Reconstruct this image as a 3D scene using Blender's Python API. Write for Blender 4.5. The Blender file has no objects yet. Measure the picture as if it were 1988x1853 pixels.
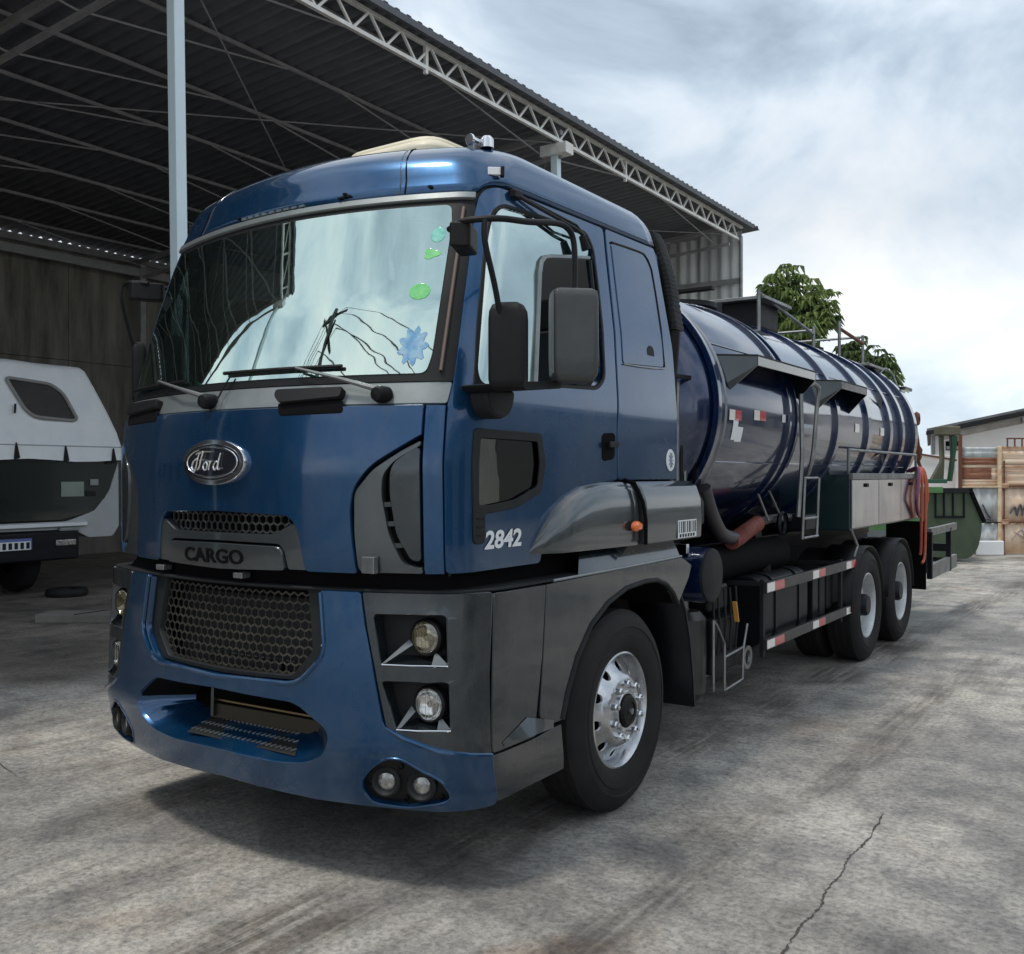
import bpy, bmesh, math, random
from mathutils import Vector, Matrix
from mathutils.geometry import delaunay_2d_cdt
random.seed(7)
PI = math.pi
sc = bpy.context.scene
COL = sc.collection

# ------------------------------------------------------------------ camera
CAMP = Vector((3.546, -3.112, 1.746)); YAW = math.radians(34.12); PIT = math.radians(-0.14)
cd = bpy.data.cameras.new("camera"); cam = bpy.data.objects.new("camera", cd); COL.objects.link(cam)
cam.location = CAMP; cam.rotation_euler = (PI/2 + PIT, 0, YAW)
cd.sensor_width = 36; cd.lens = 36*1881.3/1988; cd.clip_start = .05; cd.clip_end = 3000
sc.camera = cam
# ------------------------------------------------------------------ sky and sun
SUN_EL = math.radians(69)
w = bpy.data.worlds.new("World"); sc.world = w; w.use_nodes = True
nt = w.node_tree; nt.nodes.clear(); N = nt.nodes.new; L = nt.links.new
out = N('ShaderNodeOutputWorld'); bg = N('ShaderNodeBackground'); bg.inputs[1].default_value = .1
sky = N('ShaderNodeTexSky'); sky.sky_type = 'NISHITA'; sky.sun_disc = False
sky.sun_elevation = SUN_EL; sky.sun_rotation = math.radians(205); sky.air_density = 1.2; sky.dust_density = 2
tc = N('ShaderNodeTexCoord'); mp = N('ShaderNodeMapping'); mp.inputs['Scale'].default_value = (1, 1, 1.7)
mp.inputs['Location'].default_value = (1.35, .4, .2)
L(tc.outputs['Generated'], mp.inputs[0])
n1 = N('ShaderNodeTexNoise'); n1.inputs['Scale'].default_value = 2.9; n1.inputs['Detail'].default_value = 9
n1.inputs['Roughness'].default_value = .55; n1.inputs['Distortion'].default_value = .35
L(mp.outputs[0], n1.inputs['Vector'])
r1 = N('ShaderNodeValToRGB'); L(n1.outputs['Fac'], r1.inputs[0])
e = r1.color_ramp.elements
e[0].position = .33; e[0].color = (3.5, 4.3, 5.2, 1); e[1].position = .66; e[1].color = (9.6, 9.7, 9.7, 1)
m_ = e.new(.42); m_.color = (4.9, 5.9, 6.9, 1); m_ = e.new(.51); m_.color = (7.0, 7.8, 8.6, 1)
# brighter band low over the horizon (thin cloud), as in the photograph
sx = N('ShaderNodeSeparateXYZ'); L(tc.outputs['Generated'], sx.inputs[0])
r2 = N('ShaderNodeValToRGB'); L(sx.outputs['Z'], r2.inputs[0])
e = r2.color_ramp.elements; e[0].position = .07; e[0].color = (1.25, 1.22, 1.18, 1); e[1].position = .42; e[1].color = (1, 1, 1, 1)
m_ = e.new(.13); m_.color = (1.05, 1.05, 1.05, 1); m_ = e.new(.24); m_.color = (.78, .8, .82, 1)
mu = N('ShaderNodeMixRGB'); mu.blend_type = 'MULTIPLY'; mu.inputs[0].default_value = 1
L(r1.outputs[0], mu.inputs[1]); L(r2.outputs[0], mu.inputs[2])
mx = N('ShaderNodeMixRGB'); mx.inputs[0].default_value = .9
L(sky.outputs[0], mx.inputs[1]); L(mu.outputs[0], mx.inputs[2]); L(mx.outputs[0], bg.inputs[0]); L(bg.outputs[0], out.inputs[0])
sl = bpy.data.lights.new("sun", 'SUN'); sl.energy = 1.6; sl.angle = math.radians(9); sl.color = (1, .95, .87)
so = bpy.data.objects.new("sun", sl); COL.objects.link(so)
sv = Vector((-.42*math.cos(SUN_EL), -.907*math.cos(SUN_EL), math.sin(SUN_EL)))      # towards the sun
so.rotation_euler = (-sv).to_track_quat('-Z', 'Y').to_euler(); so.location = (0, 0, 30)
sc.view_settings.view_transform = 'Standard'; sc.view_settings.look = 'None'
sc.view_settings.exposure = 0.32; sc.view_settings.gamma = 1; sc.view_settings.use_curve_mapping = False

# ------------------------------------------------------------------ materials
def mat(name, col, rough=.5, metal=0, coat=0, cior=1.5, var=0, vscale=3, bump=0, bscale=40, col2=None, stretch=None, flake=0, spec=.5, dust=0):
    m = bpy.data.materials.new(name); m.use_nodes = True; t = m.node_tree; b = t.nodes['Principled BSDF']
    b.inputs['Base Color'].default_value = (*col, 1); b.inputs['Roughness'].default_value = rough
    b.inputs['Metallic'].default_value = metal; b.inputs['Coat Weight'].default_value = coat; b.inputs['Coat Roughness'].default_value = .05; b.inputs['Coat IOR'].default_value = cior
    b.inputs['Specular IOR Level'].default_value = spec
    if var or col2 or bump or flake:
        c = t.nodes.new('ShaderNodeTexCoord'); mp = t.nodes.new('ShaderNodeMapping'); t.links.new(c.outputs['Object'], mp.inputs[0])
        if stretch: mp.inputs['Scale'].default_value = stretch
        if var or col2:
            n = t.nodes.new('ShaderNodeTexNoise'); n.inputs['Scale'].default_value = vscale; n.inputs['Detail'].default_value = 8
            n.inputs['Roughness'].default_value = .65
            t.links.new(mp.outputs[0], n.inputs['Vector'])
            r = t.nodes.new('ShaderNodeValToRGB'); r.color_ramp.elements[0].position = .35; r.color_ramp.elements[1].position = .68
            c2 = col2 or tuple(min(1, v*(1-var)) for v in col)
            r.color_ramp.elements[0].color = (*col, 1); r.color_ramp.elements[1].color = (*c2, 1)
            t.links.new(n.outputs['Fac'], r.inputs[0]); t.links.new(r.outputs[0], b.inputs['Base Color'])
            rr = t.nodes.new('ShaderNodeMapRange'); rr.inputs['To Min'].default_value = max(.02, rough-.06); rr.inputs['To Max'].default_value = min(1, rough+.12)
            t.links.new(n.outputs['Fac'], rr.inputs[0]); t.links.new(rr.outputs[0], b.inputs['Roughness'])
            if dust:
                ms = t.nodes.new('ShaderNodeMapping'); ms.inputs['Scale'].default_value = (2.6, 2.6, 1.2); t.links.new(c.outputs['Object'], ms.inputs[0])
                nd = t.nodes.new('ShaderNodeTexNoise'); nd.inputs['Scale'].default_value = 2.6; nd.inputs['Detail'].default_value = 10; nd.inputs['Roughness'].default_value = .72
                t.links.new(ms.outputs[0], nd.inputs['Vector'])
                dr = t.nodes.new('ShaderNodeValToRGB'); dr.color_ramp.elements[0].position = .46; dr.color_ramp.elements[0].color = (0, 0, 0, 1)
                dr.color_ramp.elements[1].position = .74; dr.color_ramp.elements[1].color = (dust, dust, dust, 1); t.links.new(nd.outputs['Fac'], dr.inputs[0])
                dm = t.nodes.new('ShaderNodeMixRGB'); t.links.new(dr.outputs[0], dm.inputs[0]); t.links.new(r.outputs[0], dm.inputs[1]); dm.inputs[2].default_value = (.23, .21, .18, 1)
                t.links.new(dm.outputs[0], b.inputs['Base Color'])
                cr_ = t.nodes.new('ShaderNodeMapRange'); cr_.inputs['From Min'].default_value = .35; cr_.inputs['From Max'].default_value = .75; cr_.inputs['To Min'].default_value = .03; cr_.inputs['To Max'].default_value = .03+dust*.9
                t.links.new(nd.outputs['Fac'], cr_.inputs[0]); t.links.new(cr_.outputs[0], b.inputs['Coat Roughness'])
        if bump:
            n2 = t.nodes.new('ShaderNodeTexNoise'); n2.inputs['Scale'].default_value = bscale; n2.inputs['Detail'].default_value = 6
            t.links.new(mp.outputs[0], n2.inputs['Vector'])
            bu = t.nodes.new('ShaderNodeBump'); bu.inputs['Strength'].default_value = bump; bu.inputs['Distance'].default_value = .01
            t.links.new(n2.outputs['Fac'], bu.inputs['Height']); t.links.new(bu.outputs[0], b.inputs['Normal'])
    return m
def glass(name, tint, gloss, refl):
    m = bpy.data.materials.new(name); m.use_nodes = True; t = m.node_tree; t.nodes.clear()
    o = t.nodes.new('ShaderNodeOutputMaterial'); mxs = t.nodes.new('ShaderNodeMixShader'); tr = t.nodes.new('ShaderNodeBsdfTransparent')
    g = t.nodes.new('ShaderNodeBsdfGlossy'); g.inputs['Roughness'].default_value = .015
    tr.inputs[0].default_value = (*tint, 1); g.inputs[0].default_value = (*gloss, 1)
    c = t.nodes.new('ShaderNodeTexCoord'); n = t.nodes.new('ShaderNodeTexNoise'); n.inputs['Scale'].default_value = 2.2; n.inputs['Detail'].default_value = 3
    bu = t.nodes.new('ShaderNodeBump'); bu.inputs['Strength'].default_value = .12; bu.inputs['Distance'].default_value = .012
    t.links.new(c.outputs['Object'], n.inputs['Vector']); t.links.new(n.outputs['Fac'], bu.inputs['Height']); t.links.new(bu.outputs[0], g.inputs['Normal'])
    mxs.inputs[0].default_value = refl
    t.links.new(tr.outputs[0], mxs.inputs[1]); t.links.new(g.outputs[0], mxs.inputs[2]); t.links.new(mxs.outputs[0], o.inputs[0])
    return m
BLUE = mat('blue_metallic_paint', (.0012, .054, .150), .25, .66, 1, 1.5, col2=(.001, .047, .130), vscale=1.5, bump=.02, bscale=300, dust=.10)
DBLUE = mat('dark_blue_tank_paint', (.0025, .017, .075), .2, .4, 1, 1.6, col2=(.005, .018, .06), vscale=1.2, dust=.10)
GREY = mat('grey_metallic_paint', (.018, .027, .034), .24, .6, 1, 1.55, col2=(.014, .022, .029), vscale=3, dust=.13)
MGREY = mat('mid_grey_metallic_paint', (.066, .078, .085), .27, .6, 1, 1.55, col2=(.06, .07, .075), vscale=3, dust=.13)
MIRG = mat('grained_mirror_plastic', (.05, .054, .057), .5, 0, .15, var=.2, vscale=8, bump=.25, bscale=350)
LGREY = mat('light_grey_cowl_paint', (.23, .25, .25), .4, .5, .6, col2=(.18, .2, .2), vscale=6)
DGREY = mat('dark_grey_plastic', (.017, .019, .020), .55, 0, 0, var=.3, spec=.25, vscale=8, bump=.1, bscale=200)
BLACK = mat('black_plastic', (.006, .006, .007), .5, var=.3, spec=.28, vscale=8)
RAILM = mat('guard_rail_paint', (.05, .05, .05), .4, .3, .1, var=.35, vscale=9)
VOID = mat('black_recess', (.0035, .0035, .004), .85, spec=.12)
RUBBER = mat('tyre_rubber', (.011, .011, .012), .7, col2=(.022, .021, .020), spec=.25, vscale=4, bump=.15, bscale=60)
CHROME = mat('chrome', (.75, .76, .78), .12, 1)
ALU = mat('polished_aluminium', (.62, .64, .67), .24, 1, col2=(.42, .43, .45), vscale=6, bump=.03, bscale=80)
WSTEEL = mat('white_steel_rim', (.62, .64, .66), .4, .3, .4, var=.35, vscale=5)
STEEL = mat('galvanised_steel', (.32, .33, .33), .42, .8, 0, var=.45, vscale=7, bump=.1)
STAINLESS = mat('stainless_sheet', (.50, .51, .53), .14, 1, 0, var=.25, vscale=2, bump=.06, bscale=3)
NAVY = mat('dark_chassis_paint', (.005, .007, .011), .5, .1, .1, spec=.25, var=.4, vscale=6)
GREENDK = mat('dark_green_cabinet', (.012, .035, .04), .4, .2, .5, var=.2)
WHITE = mat('white_paint', (.78, .8, .82), .5, var=.08, vscale=5)
DECAL = mat('white_decal', (.75, .78, .8), .35)
RED = mat('red_reflector', (.5, .02, .03), .25, 0, .8)
REFW = mat('white_reflector', (.85, .82, .78), .25, 0, .8)
ORANGE = mat('amber_lens', (.85, .16, .02), .15, 0, 1)
LENS = mat('lamp_glass', (.30, .28, .21), .3, .45, 1, col2=(.55, .52, .44), vscale=30, bump=.3, bscale=60)
LENS2 = mat('clear_lamp_glass', (.5, .5, .48), .2, .7, 1, col2=(.10, .10, .095), vscale=26, bump=.4, bscale=45)
CREAM = mat('cream_plastic', (.72, .66, .5), .45, var=.15)
HOSER = mat('red_hose_rubber', (.42, .07, .04), .5, col2=(.3, .06, .05), vscale=12)
HOSEO = mat('orange_hose_rubber', (.55, .12, .06), .5, var=.3, vscale=12)
HOSEP = mat('purple_hose_rubber', (.09, .02, .08), .5)
HOSED = mat('dark_hose_rubber', (.035, .03, .035), .45)
BROWNH = mat('brown_ribbed_hose', (.22, .06, .045), .6, var=.3, vscale=20)
YELLOW = mat('yellow_strap', (.6, .3, .05), .6)
CREAMF = mat('interior_fabric', (.06, .065, .07), .9)
INTER = mat('cab_interior_trim', (.05, .055, .055), .8)
CLOTH = mat('green_cloth', (.05, .42, .2), .85, var=.4, vscale=9)
CYAN = mat('cyan_sticker', (.05, .42, .34), .3, col2=(.25, .6, .5), vscale=30, coat=1); LIME = mat('lime_sticker', (.08, .5, .12), .3, col2=(.2, .62, .2), vscale=25, coat=1); SKYB = mat('blue_sticker', (.06, .26, .5), .3, col2=(.35, .52, .62), vscale=22, coat=1)
FROST = glass('frosted_lens_glass', (.62, .58, .47), (.8, .78, .7), .22); CLEARG = glass('clear_lens_glass', (.95, .95, .93), (1, 1, 1), .14)
WSG = glass('windscreen_glass', (.80, .98, .92), (.82, 1.0, .93), .66)
SIDEG = glass('side_window_glass', (.35, .45, .43), (.84, .97, .92), .72)
DARKG = glass('dark_lower_glass', (.12, .13, .13), (.62, .62, .56), .42)
ROOFM = mat('zinc_roof_sheet', (.12, .125, .135), .55, .2, 0, col2=(.08, .085, .095), vscale=1.5)
SHEDST = mat('white_shed_steel', (.86, .87, .85), .5, .1, 0, col2=(.66, .62, .55), vscale=5)
PURL = mat('grey_purlin_steel', (.36, .36, .355), .6, .3, 0, var=.3)
POLEW = mat('white_column_paint', (.66, .78, .83), .5, var=.05, vscale=3)
CORR = mat('corrugated_wall_sheet', (.86, .88, .86), .5, .0, 0, col2=(.45, .46, .44), vscale=4, stretch=(1, 1, .2))
BWALL = mat('dark_stained_concrete', (.24, .225, .19), .85, col2=(.09, .085, .07), vscale=1.6, stretch=(1, 2, .35), bump=.2)
CANVAS = mat('white_tarpaulin', (.90, .92, .93), .6, col2=(.80, .84, .87), vscale=3, bump=.5, bscale=5)
VINYL = mat('clear_vinyl_window', (.04, .037, .034), .45, 0, 0, var=.3, spec=.3)
RUST = mat('rusty_sheet', (.70, .50, .34), .8, col2=(.26, .08, .035), vscale=2.2, stretch=(1, 1, 3.2), bump=.3)
RUSTD = mat('rusty_brown_sheet', (.25, .075, .04), .85, col2=(.40, .22, .14), vscale=5, stretch=(1, 1, 4), bump=.3)
PEACH = mat('peach_painted_sheet', (.80, .66, .52), .8, col2=(.66, .42, .26), vscale=1.6, stretch=(1, 1, 2.2), bump=.2)
BLUEG = mat('blue_grey_sheet', (.60, .65, .67), .75, col2=(.36, .35, .33), vscale=2.5, stretch=(2, 2, .8), bump=.2)
CREAMP = mat('cream_post', (.82, .70, .5), .8, col2=(.6, .35, .18), vscale=4)
RUSTB = mat('rust_bar', (.16, .06, .035), .85)
SKIPG = mat('light_green_paint', (.09, .24, .08), .6, col2=(.07, .17, .06), vscale=5)
SKIPD = mat('faded_dark_green_paint', (.07, .10, .055), .65, col2=(.045, .065, .04), vscale=3, stretch=(1, 1, .5))
WALLW = mat('white_rendered_wall', (.88, .86, .83), .85, col2=(.78, .73, .70), vscale=1.5)
ROOFG = mat('grey_fibre_roof', (.2, .2, .2), .8, var=.4, vscale=3)
BARK = mat('bark', (.09, .07, .05), .9, var=.4, vscale=15)
LEAF = mat('tree_leaf', (.17, .24, .08), .5, col2=(.05, .10, .035), vscale=5)
LEAF2 = mat('yellow_green_leaf', (.26, .33, .10), .5, col2=(.06, .12, .04), vscale=1.3)  # lighter, yellower leaf green for the larger tree

# ------------------------------------------------------------------ helpers
def tag(o, label=None, cat=None, group=None, kind=None):
    if label: o['label'] = label
    if cat: o['category'] = cat
    if group: o['group'] = group
    if kind: o['kind'] = kind
    return o
def thing(name, label, cat, loc=(0, 0, 0), rz=0, group=None):
    o = bpy.data.objects.new(name, None); COL.objects.link(o); o.location = loc; o.rotation_euler = (0, 0, rz)
    o.empty_display_size = .2
    return tag(o, label, cat, group)
class MB:
    def __init__(s): s.v = []; s.f = []
    def add(s, V, F):
        n = len(s.v); s.v += [tuple(p) for p in V]; s.f += [tuple(i+n for i in q) for q in F]; return s
    def box(s, x0, x1, y0, y1, z0, z1, M=None):
        V = [Vector((x, y, z)) for x in (x0, x1) for y in (y0, y1) for z in (z0, z1)]
        if M: V = [M @ p for p in V]
        return s.add(V, [(0, 1, 3, 2), (4, 6, 7, 5), (0, 4, 5, 1), (2, 3, 7, 6), (0, 2, 6, 4), (1, 5, 7, 3)])
    def prism(s, poly, axis, a, b, M=None):
        """poly in the two other axes (cyclic order kept: x->(y,z), y->(x,z), z->(x,y)), extruded a..b"""
        def mk(p, t): return {'x': (t, p[0], p[1]), 'y': (p[0], t, p[1]), 'z': (p[0], p[1], t)}[axis]
        n = len(poly); V = [Vector(mk(p, a)) for p in poly]+[Vector(mk(p, b)) for p in poly]
        if M: V = [M @ p for p in V]
        F = [tuple(range(n)), tuple(range(2*n-1, n-1, -1))]+[(i, i+n, (i+1) % n+n, (i+1) % n) for i in range(n)]
        return s.add(V, F)
    def tube(s, pts, r, n=8, cap=True):
        pts = [Vector(p) for p in pts]; V = []; F = []; m = len(pts)
        up = None
        for i, p in enumerate(pts):
            d = (pts[min(i+1, m-1)]-pts[max(i-1, 0)]).normalized()
            if up is None: up = Vector((0, 0, 1)) if abs(d.z) < .9 else Vector((1, 0, 0))
            a = d.cross(up).normalized(); b = a.cross(d).normalized(); up = b
            rr = r[i] if isinstance(r, (list, tuple)) else r
            for k in range(n):
                t = 2*PI*k/n; V.append(p+a*(rr*math.cos(t))+b*(rr*math.sin(t)))
        for i in range(m-1):
            for k in range(n):
                F.append((i*n+k, i*n+(k+1) % n, (i+1)*n+(k+1) % n, (i+1)*n+k))
        if cap: F += [tuple(range(n-1, -1, -1)), tuple((m-1)*n+k for k in range(n))]
        return s.add(V, F)
    def bar(s, p, q, w, h=None):
        h = h or w; p = Vector(p); q = Vector(q); d = (q-p).normalized()
        up = Vector((0, 0, 1)) if abs(d.z) < .95 else Vector((0, 1, 0))
        a = d.cross(up).normalized()*w/2; b = a.cross(d).normalized()*h/2
        V = [p-a-b, p+a-b, p+a+b, p-a+b, q-a-b, q+a-b, q+a+b, q-a+b]
        return s.add(V, [(0, 1, 2, 3), (7, 6, 5, 4), (0, 4, 5, 1), (1, 5, 6, 2), (2, 6, 7, 3), (3, 7, 4, 0)])
    def lathe(s, prof, c, axis='x', n=40):
        """prof list of (r, t); t along axis from c"""
        V = []; F = []; m = len(prof)
        for (r, t) in prof:
            for k in range(n):
                a = 2*PI*k/n; cs, sn = r*math.cos(a), r*math.sin(a)
                V.append({'x': (c[0]+t, c[1]+cs, c[2]+sn), 'y': (c[0]+cs, c[1]+t, c[2]+sn), 'z': (c[0]+cs, c[1]+sn, c[2]+t)}[axis])
        for i in range(m-1):
            for k in range(n): F.append((i*n+k, i*n+(k+1) % n, (i+1)*n+(k+1) % n, (i+1)*n+k))
        return s.add(V, F)
    def disc(s, c, r, axis='x', n=24, ry=None):
        V = []
        for k in range(n):
            a = 2*PI*k/n; cs, sn = r*math.cos(a), (ry or r)*math.sin(a)
            V.append({'x': (c[0], c[1]+cs, c[2]+sn), 'y': (c[0]+cs, c[1], c[2]+sn), 'z': (c[0]+cs, c[1]+sn, c[2])}[axis])
        return s.add(V, [tuple(range(n))])
    def build(s, name, m, parent=None, bevel=0, angle=35, label=None, kind=None, seg=2, flip=False):
        me = bpy.data.meshes.new(name); me.from_pydata(s.v, [], s.f); me.materials.append(m)
        bm = bmesh.new(); bm.from_mesh(me); bmesh.ops.recalc_face_normals(bm, faces=bm.faces); bm.to_mesh(me); bm.free()
        return link(name, me, parent, bevel, angle, label, kind, seg)
def link(name, me, parent=None, bevel=0, angle=35, label=None, kind=None, seg=2):
    me.shade_smooth(); me.set_sharp_from_angle(angle=math.radians(angle))
    o = bpy.data.objects.new(name, me); COL.objects.link(o)
    if parent is not None: o.parent = parent
    if bevel:
        b = o.modifiers.new('bevel', 'BEVEL'); b.width = bevel; b.segments = seg; b.limit_method = 'ANGLE'; b.angle_limit = math.radians(40)
        b.harden_normals = True
    if label: o['label'] = label
    if kind: o['kind'] = kind
    return o
def box(name, m, parent, x0, x1, y0, y1, z0, z1, bevel=.006, **k): return MB().box(x0, x1, y0, y1, z0, z1).build(name, m, parent, bevel, **k)

# --- cab / bumper surfaces: plan outline per height
def interp(tab, z):
    if z <= tab[0][0]: return tab[0][1]
    for (a, b), (c, d) in zip(tab, tab[1:]):
        if z <= c: return b+(d-b)*(z-a)/(c-a)
    return tab[-1][1]
def smo(tab, z, h=.03): return (interp(tab, z-h)+2*interp(tab, z)+interp(tab, z+h))/4
CAB = ([(1.2, -.215), (1.4, -.235), (1.8, -.24), (2.03, -.215), (2.13, -.17), (2.5, -.05), (2.97, .125), (3.08, .175), (3.18, .20), (3.26, .28), (3.30, .36), (3.34, .52)],
       [(1.2, 1.13), (2.1, 1.13), (2.5, 1.095), (2.97, 1.035), (3.10, 1.015), (3.18, .995), (3.24, .97), (3.28, .935), (3.31, .88), (3.34, .80)],
       [(1.2, .21), (2.1, .21), (2.97, .20), (3.3, .18)],
       [(1.2, .13), (2.1, .14), (2.97, .12), (3.1, .14), (3.34, .22)],
       [(1.2, 2.2), (2.5, 2.2), (3.0, 2.13), (3.2, 2.08), (3.34, 1.9)])
BUM = ([(.28, -.10), (.36, -.19), (.6, -.25), (.9, -.24), (1.26, -.215)], [(.28, 1.16), (.4, 1.19), (1.26, 1.2)],
       [(.28, .22), (1.26, .22)], [(.28, .17), (1.26, .2)], [(.28, 2.2), (1.3, 2.2)])
def spt(T, u, z):
    s = -1 if u < 0 else 1; u = abs(u)
    yf, w, b, r, yb = [smo(t, z) for t in T]
    if s < 0:
        k = .0 if z < 1.27 else min(1, max(0, 1-(z-2.05)/.8)); b *= .85+.12*k; r *= .62+.26*k       # the passenger side corner is a little squarer
    a = math.atan(2*b/(w-r))
    if u <= 1: return Vector((s*u*(w-r), yf+b*u*u, z))
    y0 = yf+b; k = r/(1-math.sin(a))
    if u <= 1.2:
        th = a+(PI/2-a)*(u-1)/.2
        return Vector((s*((w-r)+k*(math.sin(th)-math.sin(a))), y0+k*(math.cos(a)-math.cos(th)), z))
    ye = y0+k*math.cos(a)
    return Vector((s*w, ye+(yb-ye)*(u-1.2)/2, z))
def snorm(T, u, z):
    e = 4e-3
    n = (spt(T, u+e, z)-spt(T, u-e, z)).cross(spt(T, u, z+e)-spt(T, u, z-e))
    return n.normalized() if n.length > 1e-12 else Vector((0, 0, 1))
def S(T, u, z, off=0.0):
    p = spt(T, u, z)
    return p+snorm(T, u, z)*off if off else p
def inpoly(p, poly):
    x, y = p; c = False; j = len(poly)-1
    for i in range(len(poly)):
        xi, yi = poly[i]; xj, yj = poly[j]
        if (yi > y) != (yj > y) and x < (xj-xi)*(y-yi)/(yj-yi)+xi: c = not c
        j = i
    return c
def rnd(poly, r, n=5):
    """fillet the corners of a polygon; r may be a list"""
    o = []; m = len(poly)
    for i in range(m):
        p = Vector(poly[i]).to_2d(); a = Vector(poly[i-1]).to_2d(); b = Vector(poly[(i+1) % m]).to_2d()
        rr = r[i] if isinstance(r, (list, tuple)) else r
        rr = min(rr, (a-p).length*.48, (b-p).length*.48)
        if rr < 1e-4: o.append(tuple(p)); continue
        A = p+(a-p).normalized()*rr; B = p+(b-p).normalized()*rr
        for k in range(n+1):
            t = k/n; o.append(tuple(A*(1-t)**2+p*(2*t*(1-t))+B*t*t))
    return o
def mirror(half): return half+[(-x, y) for x, y in reversed(half) if abs(x) > 1e-6]
def resample(poly, d):
    o = []
    for i in range(len(poly)):
        a = Vector(poly[i]); b = Vector(poly[(i+1) % len(poly)]); n = max(1, int((b-a).length/d))
        for k in range(n): o.append(tuple(a+(b-a)*k/n))
    return [p for i, p in enumerate(o) if (Vector(p)-Vector(o[i-1])).length > 1e-5]
def area(poly): return sum(poly[i-1][0]*poly[i][1]-poly[i][0]*poly[i-1][1] for i in range(len(poly)))/2
def patch(fn, outer, holes=(), res=.045, thick=.02, cham=.003, off=0.0, closed_back=False):
    """fn(a,b,off)->Vector. A skin over the polygon with chamfered, thick rims. returns MB"""
    outer = resample(outer, res*.7); holes = [resample(h, res*.7) for h in holes]
    if area(outer) < 0: outer.reverse()
    V = []; E = []; loops = []
    for lp in [outer]+holes:
        n0 = len(V); V += lp; E += [(n0+i, n0+(i+1) % len(lp)) for i in range(len(lp))]; loops.append((n0, len(lp)))
    xs = [p[0] for p in outer]; ys = [p[1] for p in outer]
    x = min(xs)+res/2
    G = []
    while x < max(xs):
        y = min(ys)+res/2
        while y < max(ys):
            if inpoly((x, y), outer) and not any(inpoly((x, y), h) for h in holes): G.append((x, y))
            y += res
        x += res
    # keep grid points away from the borders
    cell = {}
    for p in V: cell.setdefault((int(p[0]//res), int(p[1]//res)), []).append(p)
    def near(p):
        cx, cy = int(p[0]//res), int(p[1]//res)
        return any((p[0]-q[0])**2+(p[1]-q[1])**2 < (res*.4)**2 for i in (-1, 0, 1) for j in (-1, 0, 1) for q in cell.get((cx+i, cy+j), ()))
    V2 = V+[p for p in G if not near(p)]
    r = delaunay_2d_cdt([Vector(p) for p in V2], E, [], 0, 1e-6)
    vv, ff = r[0], r[2]; F = []
    for f in ff:
        c = (sum(vv[i].x for i in f)/len(f), sum(vv[i].y for i in f)/len(f))
        if inpoly(c, outer) and not any(inpoly(c, h) for h in holes): F.append(tuple(f))
    mb = MB(); mb.add([fn(p.x, p.y, off) for p in vv], F)
    if closed_back: mb.add([fn(p.x, p.y, off-thick) for p in vv], [tuple(reversed(f)) for f in F])
    if thick:
        for k, lp in enumerate([outer]+holes):
            n = len(lp); ar = 1 if area(lp) > 0 else -1
            if k: ar = -ar
            ex = []
            for i in range(n):
                a = Vector(lp[i-1]); p = Vector(lp[i]); b = Vector(lp[(i+1) % n]); d = (b-a).normalized()
                nn = Vector((d.y, -d.x))*ar; ex.append(p+nn*cham)
            W = [fn(p[0], p[1], off) for p in lp]+[fn(p.x, p.y, off-cham*1.2) for p in ex]+[fn(p.x, p.y, off-thick) for p in ex]
            Q = []
            for i in range(n):
                j = (i+1) % n; Q += [(i, j, n+j, n+i), (n+i, n+j, 2*n+j, 2*n+i)]
            mb.add(W, Q)
    return mb
def surfn(T): return lambda a, b, o=0: S(T, a, b, o)
def plate(name, T, poly, m, parent, holes=(), off=0, thick=.02, res=.045, label=None, **k):
    mb = patch(surfn(T), poly, holes, res, thick, off=off)
    return mb.build(name, m, parent, angle=50, label=label, **k)
def stroke(T, pts, r, n=6, off=0.0): return MB().tube([S(T, a, b, off) for a, b in pts], r, n)
def cat_rom(pts, n=6):
    P = [Vector(p) for p in pts]; o = []
    for i in range(len(P)-1):
        a = P[max(i-1, 0)]; b = P[i]; c = P[i+1]; d = P[min(i+2, len(P)-1)]
        for k in range(n):
            t = k/n; o.append(.5*((2*b)+(c-a)*t+(2*a-5*b+4*c-d)*t*t+(3*b-a-3*c+d)*t**3))
    o.append(P[-1]); return o
def text_mesh(txt, size, depth=0.0, shear=0, bold=0):
    c = bpy.data.curves.new('lettering', 'FONT'); c.body = txt; c.size = size; c.extrude = depth; c.shear = shear; c.offset = bold
    c.align_x = 'CENTER'; c.align_y = 'CENTER'; c.resolution_u = 3
    o = bpy.data.objects.new('lettering', c); COL.objects.link(o)
    dg = bpy.context.evaluated_depsgraph_get(); me = bpy.data.meshes.new_from_object(o.evaluated_get(dg))
    bpy.data.objects.remove(o); return me
def copy_tree(o, parent=None, depth=0):
    c = o.copy(); COL.objects.link(c); c.parent = parent
    for ch in list(o.children): copy_tree(ch, c, depth+1)
    return c

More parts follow.
